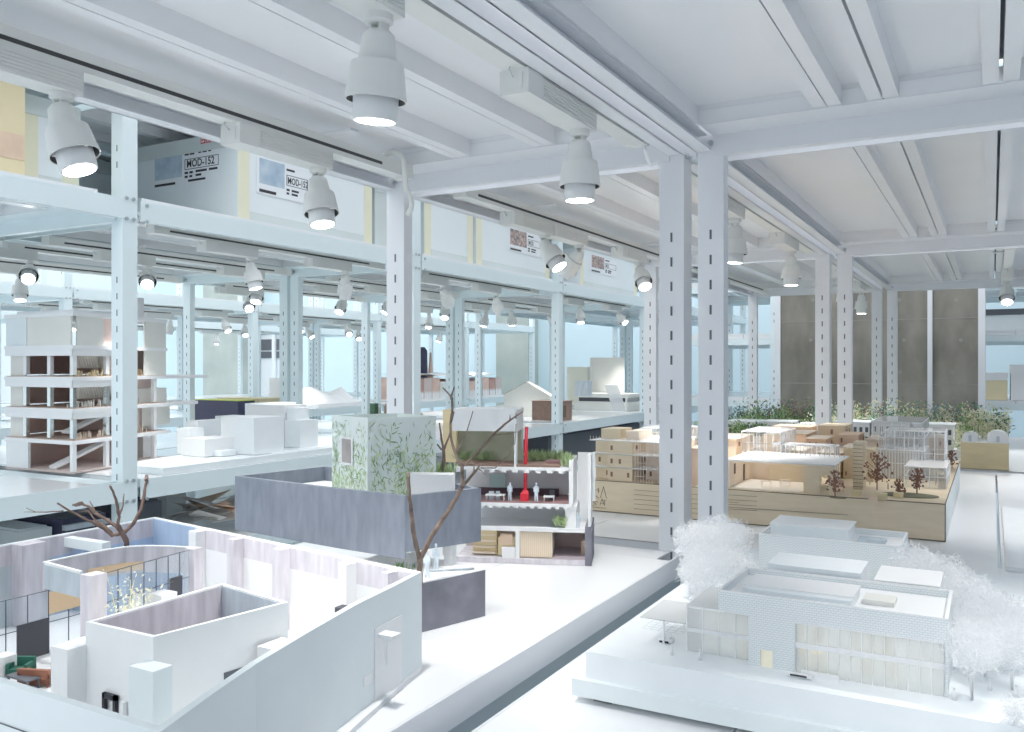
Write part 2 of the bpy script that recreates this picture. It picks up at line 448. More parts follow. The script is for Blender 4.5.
rack('third white rack bay left, ending in front of the concrete pillar', MX0, MX1, 3.55, 5.28, [(-.375, mj), (CEIL, mj)], .52)
rack('third white rack bay right, carrying garden models before the concrete pillar', RX0, RX1, 3.55, 5.28, [(-.375, rj), (CEIL, rj)], .52)
lip = MB().box(-.5515, -.549, -.10, 1.69, -.443, -.4185).build('lower_lip', mat('lip_grey_teal', (.40, .47, .50), .5), bpy.data.objects['storage_rack'])
LZ = -.35; UZ = .51; TZ = .90; BZ = -.60
def j3(x0, x1): return [x0+(x1-x0)*k/3 for k in (1, 2)]
def rowrack(label, x0, x1, y0, y1, lv=(BZ, LZ, UZ, TZ), **k):
    return rack(label, x0, x1, y0, y1, [(z, j3(x0, x1)) for z in lv], 1.25, metal=steel_teal, gloss=panel_gloss, **k)
ybs = [(.27, 1.72), (1.79, 3.23), (3.30, 4.74), (4.81, 6.25), (6.32, 7.76), (7.83, 9.27)]
ro = ['nearest', 'second', 'third', 'fourth', 'fifth', 'sixth']
proto = {}
def row(x0, rowname, idx, lv=(BZ, LZ, UZ, TZ)):
    first = None
    for i in idx:
        lab = 'white steel rack, %s bay of %s' % (ro[i], rowname)
        y0, y1 = ybs[i]
        if i == idx[0]:
            rowrack(lab, x0, x0+.75, y0, y1, lv, near=True)
        elif first is None:
            first = rowrack(lab, x0, x0+.75, y0, y1, lv)
        else:
            copy_tree(first, Vector((x0+.375, y1, FLOOR)), label=lab)
row(-3.05, 'the aisle row with crates on top', range(0, 6))
row(-3.82, 'the row right behind the crate row', range(0, 6))
row(-5.60, 'the row across the second aisle', range(1, 6), (LZ, .47))
row(-6.37, 'the row behind the second aisle row', range(2, 6), (LZ, .47))
row(-8.20, 'the farthest row at the far left', range(2, 6), (LZ, .47))
# cross rack seen past the right end of the concrete pillar
rowrack('pale blue rack seen past the right end of the concrete pillar', -.10, .65, 7.2, 8.6, (-.75, -.25, .25, .62), near=True)
rowrack('pale blue rack seen left of the concrete pillar behind the garden', -2.05, -1.30, 6.2, 7.6, (-.70, -.22, .22, .60), near=True)

# ================= track lighting =================
def rail(x, y0, y1, z, label, hook=True):
    r = thing('lighting_rail', label, 'lighting rail', (x, (y0+y1)/2, z), 'lighting rails under the shelves')
    m = MB(); m.box(x-.018, x+.018, y0, y1, z-.004, z+.026); m.box(x+.0178, x+.0185, y0+.05, y1-.10, z+.005, z+.0115, 1)
    
    m.build('rail_body', [plastic, railslot], r)
    for yy in (y0, y1): MB().box(x-.020, x+.020, yy-.012, yy+.012, z-.0055, z+.0265).build('end_cap', plastic, r)
    for yy in (y0+.35, y1-.28):
        m = MB(); m.box(x-.06, x+(.015 if x > -.7 else .09), yy-.012, yy+.012, z+.0245, z+.0295)
        m.build('hanger', steel, r)
    return r
RZ = .430
DZ = .426
rail(-1.17, .02, 1.60, RZ, 'cream lighting rail under the left side of the near ceiling, by the crates')
rail(-.60, .02, 1.58, RZ, 'cream lighting rail along the middle of the ceiling up to the near post')
rail(-1.17, 1.85, 3.38, RZ, 'cream lighting rail in the second bay, left side behind the cross beam')
rail(-.60, 1.85, 3.38, RZ, 'cream lighting rail in the second bay, right behind the near post pair')
rail(-1.17, 3.65, 5.16, RZ, 'cream lighting rail in the third bay, left side')
rail(-.60, 3.65, 5.16, RZ, 'cream lighting rail in the third bay, before the concrete pillar')
def make_light(loc, label, tilt=(0,0), L=.245):
    """driver hangs along -y from the canopy; the head turns below it"""
    r = thing('track_spotlight', label, 'spotlight', loc, 'white track spotlights')
    x, y, z = loc
    m = MB(); m.box(x-.0215, x+.0215, y-L+.02, y+.02, z-.034, z)
    for k in range(6):
        zz = z-.031 + k*.0050
        for s in (-1, 1): m.box(x+s*.0210, x+s*.0232, y-L+.07, y+.018, zz, zz+.0028)
    m.box(x-.0235, x+.0235, y-L+.018, y-L+.062, z-.0355, z)
    m.box(x-.014, x+.014, y-L+.0165, y-L+.020, z-.029, z-.006)
    d = m.build('driver_box', plastic, r)
    m = MB().tube([(x, y-L+.03, z-.001), (x, y-L+.012, z+.006), (x, y-L+.004, z-.004), (x, y-L+.016, z-.012)], .0012, 6)
    m.build('safety_loop', boltm, d)
    m = MB().lathe([(0, -.034), (.0165, -.034), (.0165, -.042), (.012, -.045), (0, -.045)], 20, 0, (x, y, z)); m.build('canopy', plastic, r)
    m = MB()
    for s in (-1, 1):
        m.hull8([(x+s*.007-.0018, y-.009, z-.070), (x+s*.007+.0018, y-.009, z-.070), (x+s*.007+.0018, y+.009, z-.070), (x+s*.007-.0018, y+.009, z-.070),
                 (x+s*.007-.0018, y-.007, z-.044), (x+s*.007+.0018, y-.007, z-.044), (x+s*.007+.0018, y+.007, z-.044), (x+s*.007-.0018, y+.007, z-.044)])
    m.tube([(x-.011, y, z-.061), (x+.011, y, z-.061)], .0038, 8)
    m.build('arm', plastic, r)
    pv = Vector((x, y, z-.061))
    m = MB()
    m.lathe([(0, .010), (.012, .010), (.0175, .005), (.0222, -.024), (.0295, -.026), (.0350, -.067), (.0330, -.067)], 32, 0, pv)
    m.lathe([(.0330, -.067), (.0300, -.045), (.024, -.045)], 32, 1, pv)
    h = m.build('lamp_head', [plastic, plastic_d], r, org=pv)
    m = MB().lathe([(.0262, -.045), (.0252, -.089), (.0225, -.090)], 32, 0, pv).disc(.026, -.047, 32, 0, pv)
    for k in range(3):
        a = k*2.1; m.box(pv.x+.026*math.cos(a)-.003, pv.x+.026*math.cos(a)+.003, pv.y+.026*math.sin(a)-.003, pv.y+.026*math.sin(a)+.003, pv.z-.065, pv.z-.060, 0)
    t = m.build('lens_tube', tube_in, h, org=pv); t.location = (0, 0, 0)
    m = MB().disc(.0235, -.0895, 28, 0, pv); l = m.build('lens', lensm, h, org=pv); l.location = (0, 0, 0)
    h.rotation_euler = (tilt[0], tilt[1], 0)
    return r
def lamp(loc, tilt, power, size=1.25, blend=.7):
    ld = bpy.data.lights.new('lamp_beam', 'SPOT'); ld.energy = power; ld.spot_size = size; ld.spot_blend = blend; ld.shadow_soft_size = .02
    ld.color = (1, .985, .955)
    o = bpy.data.objects.new('lamp_beam', ld); COL.objects.link(o)
    R = Matrix.Rotation(tilt[1], 3, 'Y') @ Matrix.Rotation(tilt[0], 3, 'X')
    o.location = Vector(loc) + Vector((0, 0, -.061)) + R @ Vector((0, 0, -.095)); o.rotation_euler = (tilt[0], tilt[1], 0)
LAMP = 9.5
L0 = make_light((-1.17, .775, DZ), 'white spotlight hanging at upper left, lens glowing, before the crates', (.10, -.32))
lamp((-1.17, .775, DZ), (.10, -.32), LAMP*.6)
near = [
 (-1.17, 1.317, 'white spotlight in front of the crate marked MOD-152', (-.10, -.22), LAMP*.45),
 (-.60, .775, 'large white spotlight at top centre, closest to the viewer', (.05, .10), LAMP*.85),
 (-.60, 1.315, 'white spotlight at centre, just left of the near post pair', (0, 0), LAMP*.8),
 (-1.17, 2.31, 'white spotlight leaning right, left one of the facing pair in the second bay', (-.05, -.62), 0),
 (-1.17, 2.56, 'white spotlight leaning left, right one of the facing pair in the second bay', (.1, .75), 0),
 (-1.17, 3.11, 'white spotlight with a bright lens beside the left of the near post pair', (-.5, -.5), LAMP*.6),
 (-.60, 2.31, 'white spotlight showing just right of the near post pair', (0, .05), LAMP*1.3),
 (-.60, 3.05, 'white spotlight above the wooden town, left of the second post pair', (0, 0), LAMP*1.1),
 (-.60, 4.87, 'white spotlight low before the concrete pillar, in the third bay', (0, 0), LAMP),
 (-1.17, 4.30, 'white spotlight turned aside in the third bay, right of the near post pair', (.3, .5), 0),
 (-.60, 4.25, 'white spotlight in the third bay hidden partly by the second post pair', (0, 0), LAMP),
 (.06, 4.60, 'glowing spotlight at the right edge of the picture', (-.6, 0), LAMP),
]
for x, y, lab, ti, pw in near:
    o = copy_tree(L0, Vector((x, y, DZ)), label=lab)
    h = [c for c in o.children if c.name.startswith('lamp_head')]
    for c in h: c.rotation_euler = (ti[0], ti[1], 0)
    if pw: lamp((x, y, DZ), ti, pw)
# right-hand rail for the last one
rail(.06, 3.65, 5.16, RZ, 'cream lighting rail at the far right edge, third bay')
far = []
fr = []
for (x, z, idx, n) in ((-2.40, .438, (1, 2, 3), 2), (-2.96, .438, (1, 2, 3), 2), (-3.20, .438, (1, 2, 3), 1), (-3.72, .438, (1, 2, 3), 1), (-4.95, .395, (2, 3, 4), 2), (-5.5, .395, (2, 3, 4), 2), (-7.55, .395, (3, 4), 2)):
    for i in idx:
        y0, y1 = ybs[i]
        fr.append((x, (y0+y1)/2, z, y0+.12, y1-.12))
        for k in range(n): far.append([x, y0+(y1-y0)*(.36+.44*k)+random.uniform(-.1, .1), z-.004, random.uniform(-.65, .1), random.uniform(-.9, .25)])
def setlight(x, y, tx, ty):
    c = min((f for f in far if abs(f[0]-x) < .01), key=lambda f: abs(f[1]-y)); c[1] = y; c[3] = tx; c[4] = ty
setlight(-3.20, 1.99, -.50, -.90); setlight(-2.96, 2.33, -.55, -.8); setlight(-3.72, 3.60, -.55, -.85); setlight(-2.40, 2.87, .35, .3)
setlight(-2.96, 3.95, -.5, .3); setlight(-2.40, 3.62, .55, -.2); setlight(-2.40, 4.15, .5, .1)
fl = sorted(far, key=lambda f: proj(f[:3])[0])
for n, f in enumerate(fl):
    dist = 'small' if proj(f[:3])[2] > 5 else 'white'
    o = copy_tree(L0, Vector(f[:3]), label='%s spotlight under the back racks, %s from the left of all those across the aisle' % (dist, ordw(n+1)))
    for c in o.children:
        if c.name.startswith('lamp_head'): c.rotation_euler = (f[3], f[4], 0)
fr.sort(key=lambda f: proj(f[:3])[0])
for n, f in enumerate(fr):
    rail(f[0], f[3], f[4], f[2], 'cream lighting rail under a back rack shelf, %s from the left across the aisle' % ordw(n+1))
# beams of the fixtures beyond the picture's right edge and over the aisle row
for x, y in ((.13, .75), (.13, 1.25), (.13, 2.4), (.13, 3.1)): lamp((x, y, DZ), (0, .12), LAMP*.62)
for y in (2.0, 2.9, 4.0): lamp((-2.6, y, .42), (0, 0), LAMP*.7)
for x, y in ((-2.6, 5.2), (-2.6, 6.4), (-3.45, 2.4), (-3.45, 3.9), (-3.45, 5.4), (-5.2, 4.0), (-5.2, 5.5), (-5.2, 7.0), (-5.2, 8.4), (-5.9, 5.0), (-5.9, 7.0), (-7.8, 6.0)): lamp((x, y, .40), (0, 0), LAMP*.9)
ad = bpy.data.lights.new('front_fill', 'AREA'); ad.energy = 16; ad.size = 2.4; ad.size_y = .5; ad.shape = 'RECTANGLE'; ad.color = (.96, .98, 1)  # added fill behind the camera, brightens sides that face it
ao = bpy.data.objects.new('front_fill', ad); COL.objects.link(ao); ao.location = (-1.6, -1.5, 1.3); ao.rotation_euler = (math.radians(62), 0, math.radians(12))
# cables at the near rail ends
m = MB().tube([onY(384, 160, 1.53), onY(387, 154, 1.53), onY(393, 151.5, 1.53), onY(400, 154, 1.535), onY(404, 162, 1.54), onY(405, 174, 1.55), onY(405.5, 186, 1.57), onY(409, 195, 1.60), onY(412, 203, 1.63), onY(411, 209, 1.65), onY(407, 214, 1.66)], .0062, 10)
tag(m.build('conduit_cable', plastic, org=onY(400, 155, 1.60)), 'white bent cable looping from the lighting rail to the left near post', 'cable')
m = MB()
pts = [onY(644, 139, 1.585), onY(645, 150, 1.585), onY(648, 160, 1.59), onY(652, 167, 1.595)]
for a, b in zip(pts[:-1], pts[1:]): m.bar(a, b, .010, 0, .002)
tag(m.build('plastic_tie', white, org=pts[0]), 'white plastic strap dangling off the rail end by the near post', 'strap')

# ================= crates on the upper aisle shelf =================
def make_crate(label, x0, x1, y0, y1, z0, h, body=None, tapes=True, name='archive_crate'):
    r = thing(name, label, 'crate', ((x0+x1)/2, (y0+y1)/2, z0), 'crates on the upper shelves')
    MB().box(x0, x1, y0, y1, z0, z0+h-.025).build('body', body or crate, r)
    MB().box(x0-.003, x1+.003, y0-.003, y1+.003, z0+h-.055, z0+h).build('lid', crate_g if body is None else body, r)
    if tapes:
        
        for ya, yb in ((y0+.002, y0+.055), (y1-.055, y1-.002)): MB().box(x1+.0003, x1+.0012, ya, yb, z0+.002, z0+h-.056).build('tape_edge', tape, r)
        MB().box(x1+.0004, x1+.0014, y0+.058, y1-.058, z0+.002, z0+.035).build('bottom_band', crate_g, r)
    return r
cz = UZ + .0108
ca = make_crate('white crate marked MOD-152 with a blue photo label on two sides', -2.88, -2.335, 2.21, 2.97, cz, .315)
def label_end(parent, x0, x1, y, z0, z1, code, ph):
    """paper label on a side facing the viewer"""
    m = MB(); wd = x1-x0; hh = z1-z0
    m.box(x0, x1, y-.0016, y-.0004, z0, z1, 0)
    m.box(x0+wd*.05, x0+wd*.46, y-.0022, y-.0014, z0+hh*.24, z0+hh*.90, 1)
    m.box(x0+wd*.05, x0+wd*.36, y-.0022, y-.0014, z0+hh*.05, z0+hh*.12, 2)
    bx0, bx1, bz0, bz1 = x0+wd*.50, x0+wd*.985, z0+hh*.42, z0+hh*.72
    for a in ((bx0, bx1, bz0, bz0+.0022), (bx0, bx1, bz1-.0022, bz1), (bx0, bx0+.0022, bz0, bz1), (bx1-.0022, bx1, bz0, bz1)):
        m.box(a[0], a[1], y-.0022, y-.0014, a[2], a[3], 2)
    put_text(m, code, hh*.30, (bx0+wd*.03, y-.0024, bz0+hh*.06), (1,0,0), (0,0,1), 2, .9)
    for k, (u0, u1, v) in enumerate(((.50,.56,.86),(.575,.64,.86),(.70,.74,.87),(.76,.82,.87),(.84,.88,.87),(.50,.55,.33),(.57,.62,.33),(.66,.82,.34),(.85,.97,.34),(.50,.545,.22),(.57,.61,.22),(.66,.74,.23),(.55,.80,.10))):
        m.box(x0+wd*u0, x0+wd*u1, y-.0022, y-.0014, z0+hh*v-.004, z0+hh*v+.004, 2)
    return m.build('label', [paper, ph, ink], parent)
def label_side(parent, x, y0, y1, z0, z1, code, ph):
    m = MB(); wd = y1-y0; hh = z1-z0
    m.box(x+.0013, x+.0024, y0, y1, z0, z1, 0)
    m.box(x+.0022, x+.003, y0+wd*.05, y0+wd*.52, z0+hh*.28, z0+hh*.96, 1)
    m.box(x+.0022, x+.003, y0+wd*.05, y0+wd*.36, z0+hh*.05, z0+hh*.13, 2)
    bx0, bx1, bz0, bz1 = y0+wd*.56, y0+wd*.985, z0+hh*.40, z0+hh*.70
    for a in ((bx0, bx1, bz0, bz0+.002), (bx0, bx1, bz1-.002, bz1), (bx0, bx0+.003, bz0, bz1), (bx1-.003, bx1, bz0, bz1)):
        m.box(x+.0022, x+.003, a[0], a[1], a[2], a[3], 2)
    put_text(m, code, hh*.26, (x+.0032, bx0+wd*.02, bz0+hh*.06), (0,1,0), (0,0,1), 2, .75)
    for u0, u1, v in ((.56,.62,.28),(.66,.80,.28),(.56,.61,.18),(.66,.78,.18),(.56,.72,.84)):
        m.box(x+.0022, x+.003, y0+wd*u0, y0+wd*u1, z0+hh*v-.004, z0+hh*v+.004, 2)
    return m.build('label', [paper, ph, ink], parent)
la, lb = onY(152, 190, 2.21), onY(220, 140, 2.21)
label_end(ca, la.x, lb.x, 2.21, onY(150, 190, 2.21).z, onY(185, 150, 2.21).z, 'MOD-152', photo_b)
sa, sb = onX(256, 195, -2.335), onX(308, 168, -2.335)
label_side(ca, -2.335, sa.y, sb.y, onX(262, 194, -2.335).z, onX(262, 157, -2.335).z, 'MOD-152', photo_b)
m = MB(); p = onY(201, 144, 2.2075); q = onY(211, 135, 2.2075)
mid = (p.x+q.x)/2
for a, b in ((p.x, mid-.002), (mid+.002, q.x)):
    m.box(a, b, 2.2058, 2.2068, p.z, q.z, 0)
    w_ = (b-a)
    for u in (.2, .56): 
        for v in (.15, .58): m.box(a+w_*u, a+w_*(u+.24), 2.2052, 2.2058, p.z+(q.z-p.z)*v, p.z+(q.z-p.z)*(v+.25), 1)
m.build('red_mark', [inkred, paper], ca)
cb = make_crate('plain white crate just right of the left near post, on the upper shelf', -2.88, -2.335, 3.36, 3.80, cz, .34)
cc = make_crate('white crate with a small dark photo label, behind the facing spotlights', -2.88, -2.335, 3.83, 4.68, cz, .34)
s0, s1 = onX(508, 250, -2.335), onX(542, 232, -2.335)
label_side(cc, -2.335, s0.y, s1.y, onX(512, 251, -2.335).z, onX(512, 228, -2.335).z, 'MOD', photo_d)
cd = make_crate('white crate with a small printed label, farthest along the upper shelf', -2.88, -2.335, 5.12, 6.15, cz, .30)
s0, s1 = onX(590, 272, -2.335), onX(616, 258, -2.335)
label_side(cd, -2.335, s0.y, s1.y, onX(592, 272, -2.335).z, onX(592, 254, -2.335).z, 'MOD', photo_d)
ce = make_crate('yellow kraft carton at the left edge of the upper shelf', -2.95, -2.36, 1.05, 1.455, cz, .315, kraft, False, 'carton')
MB().box(-2.3595, -2.3585, 1.33, 1.45, cz+.05, cz+.12).build('tape_patch', woodo, ce)
cf = make_crate('grey-green crate behind the upper left spotlight, left of the aisle post', -2.9, -2.42, 1.475, 1.66, cz, .26)
make_crate('pale crate standing upright beside the crate marked MOD-152', -2.80, -2.36, 3.02, 3.17, cz, .30, crate_g, False)
for n, (x, y0, y1, h, lab) in enumerate(((-3.72, 2.0, 2.9, .33, 'tall pale crate in the row behind the crate marked MOD-152'), (-3.72, .5, 1.5, .30, 'pale crate in the row behind the yellow carton'),
        (-3.72, 3.5, 4.5, .30, 'pale crate in the row behind the plain white crate'))):
    make_crate(lab, x, x+.5, y0, y1, cz, h, None, False)
# ================= model A: concrete courtyard house =================
ZA = -.3775; TA = -.2546
A = thing('courtyard_house_model', 'large open-top courtyard house model with white outer walls, lower left foreground', 'architectural model', (-.87, .70, ZA), 'architectural models')
BL, BR, FR, FL = (-1.235, .986), (-.617, .883), (-.506, .408), (-1.235, .416)
def lerp(p, q, t): return (p[0]+(q[0]-p[0])*t, p[1]+(q[1]-p[1])*t)
MB().prism([BL, BR, FR, FL], ZA, ZA+.006).build('base_floor', white, A)
T = .007
# right outer wall is gently bowed; ring runs counter-clockwise from the front left corner
rw = [(-.506, .408), (-.529, .474), (-.550, .541), (-.573, .635), (-.593, .726), (-.6045, .805), (-.617, .883)]
OUT = [FL] + rw + [BL]
MBw = MB().loop(OUT, T, ZA, TA, 0, range(1, 7)).build('outer_wall', whitec, A)
fw = MB().loop(OUT, T, ZA, TA, 0, [0]).build('outer_wall', whitec, A)
MB().loop(OUT, T, ZA, TA, 0, [7]).build('outer_wall', white, A)
MB().loop(OUT, T, ZA, TA, 0, [8]).build('outer_wall', whitec, A)
d = MB()
pa, pb = (-.606, .825), (-.5985, .765)
d.wall(pa, pb, .0012, ZA+.004, ZA+.086); d.wall((-.5975,.758), (-.5955,.742), .0012, ZA+.03, ZA+.04)
d.build('door_panel', white, MBw)
m = MB(); hx = onX(382, 655, -.594); m.box(-.600, -.578, hx.y-.002, hx.y+.014, ZA+.075, ZA+.079); m.box(-.594, -.590, hx.y+.004, hx.y+.008, ZA+.045, ZA+.075)
m.build('canopy', white, MBw)
m = MB(); m.wall((FR[0]-.02, FR[1]-.0004), (FL[0], FL[1]-.0004), .0004, ZA+.09, ZA+.091); m.build('groove', slot, fw)
# back wall: structure shell plus inside linings (concrete band over white / blue panels)
def lin(p, q, off, t, z0, z1, mt, name, mbx=None):
    d = Vector((q[0]-p[0], q[1]-p[1])).normalized(); n = Vector((d.y, -d.x)) * off
    (MB().wall((p[0]+n.x, p[1]+n.y), (q[0]+n.x, q[1]+n.y), -t, z0, z1)).build(name, mt, A)
bandz = TA-.030
# left outer wall inner face faces +x
def lleft(y0, y1, z0, z1, mt, name): MB().box(-1.235+T, -1.235+T+.003, y0, y1, z0, z1).build(name, mt, A)
lleft(.43, .975, bandz, TA-.001, lav, 'concrete_band'); lleft(.43, .80, ZA+.006, bandz, greyc, 'wall_lining'); lleft(.80, .975, ZA+.006, bandz, bluem, 'wall_lining')
bk0 = lerp(BL, BR, .015); bk1 = lerp(BL, BR, .22); bk2 = lerp(BL, BR, .985)
lin(bk0, bk1, T, .003, ZA+.006, TA-.001, bluem, 'wall_lining')
lin(bk1, bk2, T, .003, bandz, TA-.001, lavw, 'concrete_band'); lin(bk1, bk2, T, .003, ZA+.006, bandz, white, 'wall_lining')
for f, w_, mt in ((.235, .020, white), (.40, .016, lavw), (.575, .018, lavw), (.80, .016, white), (.93, .012, lavw)):
    p = lerp(BL, BR, f); q = lerp(BL, BR, f+w_/.626)
    d = Vector((q[0]-p[0], q[1]-p[1])).normalized(); n = Vector((d.y, -d.x))*(T+.002)
    MB().wall((p[0]+n.x, p[1]+n.y), (q[0]+n.x, q[1]+n.y), -.018, ZA+.006, TA-.002).build('pier', mt, A)
MB().box(-1.228, -1.200, .735, .772, ZA+.006, TA).build('pier', lav, A)
m = MB().box(-1.225, -1.135, .815, .829, TA-.018, TA-.004); m.build('wall_beam', whitec, A)
MB().box(-1.225, -1.10, .829, .833, ZA+.006, TA-.022).build('partition', bluem, A)
# inner open-top white box
IB = [(-.789, .548), (-.689, .548), (-.664, .700), (-.789, .724)]
t2 = .0045
for k in range(4):
    p, q = IB[k], IB[(k+1)%4]
    o = MB().loop(IB, t2, ZA+.006, TA, 0, [k]).build('inner_room_wall', white, A)
    d = Vector((q[0]-p[0], q[1]-p[1])).normalized(); n = Vector((-d.y, d.x))*(t2)
    MB().wall((p[0]+n.x+d.x*.005, p[1]+n.y+d.y*.005), (q[0]+n.x-d.x*.005, q[1]+n.y-d.y*.005), .0008, ZA+.006, TA-.002).build('inner_room_lining', lav if k != 2 else greyc, o)
MB().prism(IB, ZA+.006, ZA+.008).build('inner_room_floor', lav, A)
for px, py0, py1 in ((199, 608, 622), (223, 608, 614)):
    p = onX(px, py0, -.7835); MB().box(-.7836, -.782, p.y-.012, p.y+.006, TA-.075, TA-.045).build('inner_door', black, A)
MB().box(-.814, -.788, .528, .575, ZA+.006, -.277).build('pier', white, A)
MB().box(-.697, -.664, .528, .549, ZA+.006, -.277).build('pier', whitec, A)
wi = MB(); p = onY(236, 672, .62); wi.wall((-.6765, .622), (-.6712, .654), -.001, -.324, -.309); wi.build('wall_opening', darkg, A)
MB().box(-.664, -.640, .655, .690, ZA+.006, TA-.035).build('pier', white, A)
# black door frame of the inner room, low at the front
m = MB(); px0, px1 = -.757, -.737
for a in ((px0, px0+.004, 0, .054), (px1-.004, px1, 0, .054), (px0, px1, .049, .054)): m.box(a[0], a[1], .543, .5465, ZA+.006+a[2], ZA+.006+a[3])
m.build('door_frame', black, A)
MB().box(px1+.006, px1+.012, .543, .5465, ZA+.006, ZA+.056).build('door_leaf', white, A)
darkdoor = mat('door_charcoal', (.06, .06, .075), .6)
MB().box(-.715, -.690, .835, .850, ZA+.006, -.300).build('black_cabinet', darkdoor, A)
# west wing: wall with curved end, glass below a concrete band
cw = [(-1.071, .430), (-1.0715, .747), (-1.069, .775), (-1.062, .800), (-1.047, .817), (-1.0235, .828), (-1.000, .836), (-.976, .842)]
zgl = -.291
m = MB()
for p, q in list(zip(cw[:-1], cw[1:]))[1:]: m.wall(p, q, .004, zgl, TA)
m.wall((-1.071, .686), (-1.0715, .747), .004, zgl, TA)
m.build('curved_wall', lav, A)
m = MB()
for p, q in list(zip(cw[:-1], cw[1:]))[1:]: m.wall(p, q, .0045, TA-.0005, TA+.0012)
m.wall((-1.071, .686), (-1.0715, .747), .0045, TA-.0005, TA+.0012)
m.wall((-1.071, .686), (-.985, .676), .004, TA-.0022, TA+.0012)
m.build('wall_coping', white, A)
m = MB()
for p, q in zip(cw[:-1], cw[1:]): m.wall((p[0]-.001, p[1]), (q[0]-.001, q[1]), .001, ZA+.006, zgl)
m.build('lower_glazing', glassm, A)
def mull(p, q, n, z0, z1, rows, name, off=.0):
    m = MB()
    for k in range(n+1):
        u = lerp(p, q, k/n); m.box(u[0]-.0005+off, u[0]+.0005+off, u[1]-.0005, u[1]+.0005, z0, z1)
    for zz in rows: m.bar((p[0]+off, p[1], zz), (q[0]+off, q[1], zz), .0009)
    return m.build(name, darkg, A)
mull((-1.071, .44), (-1.0715, .747), 11, ZA+.006, zgl, (zgl, ZA+.045), 'mullions', .001)
MB().box(-1.0690, -1.0668, .648, .690, ZA+.006, ZA+.052).build('black_door', darkdoor, A)
# glass front and side of the open-top west room
MB().wall((-.957, .678), (-.976, .838), .001, ZA+.006, TA-.001).build('side_glazing', glassm, A)
MB().wall((-1.068, .684), (-.96, .676), .001, zgl+.004, TA-.002).build('front_spandrel', greyc, A)
mull((-.957, .690), (-.976, .838), 7, ZA+.006, TA-.001, (TA-.001, TA-.038), 'mullions')
MB().box(-.972, -.952, .668, .690, ZA+.006, TA+.0005).build('pier', lavw, A)
MB().box(-.974, -.9715, .800, .820, ZA+.006, ZA+.090).build('black_door', darkdoor, A)
MB().box(-.984, -.966, .835, .850, ZA+.006, TA+.0005).build('pier', lavw, A)
MB().box(-1.0680, -1.0672, .690, .765, zgl-.030, zgl-.002).build('orange_reflection', mat('orange_tint', (.85, .60, .36), .6), A)  # orange reflection in the glazing, put into thin coloured sheets
m = MB()
for p, q in zip(cw[1:4], cw[2:5]): m.wall(p, q, -.0008, zgl+.004, TA-.021)
m.build('orange_reflection', MATS['orange_tint'], A)
MB().box(-1.05, -1.03, .60, .625, ZA+.006, ZA+.030).build('cabinet', white, A)
MB().box(-.965, -.940, .760, .785, ZA+.006, ZA+.080).build('cabinet', white, A)
MB().box(-1.052, -1.0, .70, .735, ZA+.006, ZA+.020).build('bed', whitec, A)
# furniture in the front court
def sofa(x, y, w_, d_, h, rot, mt, name):
    m = MB(); c, s_ = math.cos(rot), math.sin(rot)
    def bx(a0, a1, b0, b1, z0, z1):
        m.prism([(x+u*c-v*s_, y+u*s_+v*c) for u, v in ((a0,b0),(a1,b0),(a1,b1),(a0,b1))], ZA+.006+z0, ZA+.006+z1)
    bx(-w_/2, w_/2, -d_/2, d_/2, .003, h*.5); bx(-w_/2, w_/2, d_/2-.005, d_/2, .003, h); bx(-w_/2, -w_/2+.004, -d_/2, d_/2, .003, h*.78); bx(w_/2-.004, w_/2, -d_/2, d_/2, .003, h*.78)
    for u in (-1, 1):
        for v in (-1, 1): bx(u*w_*.45-.001, u*w_*.45+.001, v*d_*.4-.001, v*d_*.4+.001, 0, .004)
    return m.build(name, mt, A)
pg = onZ(21, 670, ZA+.012); sofa(pg.x, pg.y, .026, .020, .020, .5, emer, 'armchair')
ps = onZ(38, 681, ZA+.010); sofa(ps.x, ps.y, .040, .018, .020, 3.5, leath, 'sofa')
pt = onZ(24, 677, ZA+.018); m = MB().box(pt.x-.022, pt.x+.018, pt.y-.008, pt.y+.010, ZA+.017, ZA+.019)
for u in (-.02, .016):
    for v in (-.006, .008): m.box(pt.x+u-.001, pt.x+u+.001, pt.y+v-.001, pt.y+v+.001, ZA+.006, ZA+.017)
m.build('low_table', darkg, A)
p = onZ(0, 660, ZA+.05); MB().box(-1.03, -1.0, .505, .540, ZA+.006, ZA+.085).build('pier', lavw, A)
# wispy yellow-green shrub
m = MB(); m2 = MB(); b0 = onZ(102, 600, ZA+.02)
b0 = Vector((-.930, .70, ZA+.006))
for k in range(7):
    tip = b0 + Vector((random.uniform(-.03, .03), random.uniform(-.02, .03), random.uniform(.085, .118)))
    md = (b0+tip)/2 + Vector((random.uniform(-.008, .008), 0, .01))
    m.tube([b0, md, tip], [.0011, .0008, .0004], 5)
    for j in range(34):
        q = md.lerp(tip, random.uniform(-.3, 1.05)) + Vector((random.gauss(0, .009), random.gauss(0, .009), random.gauss(0, .007)))
        m2.leaf(q, (random.uniform(-.006, .006), random.uniform(-.006, .006), random.uniform(-.004, .006)), .0030)
sh = m.build('shrub_stem', yell, A); m2.build('shrub_leaves', cream, sh)
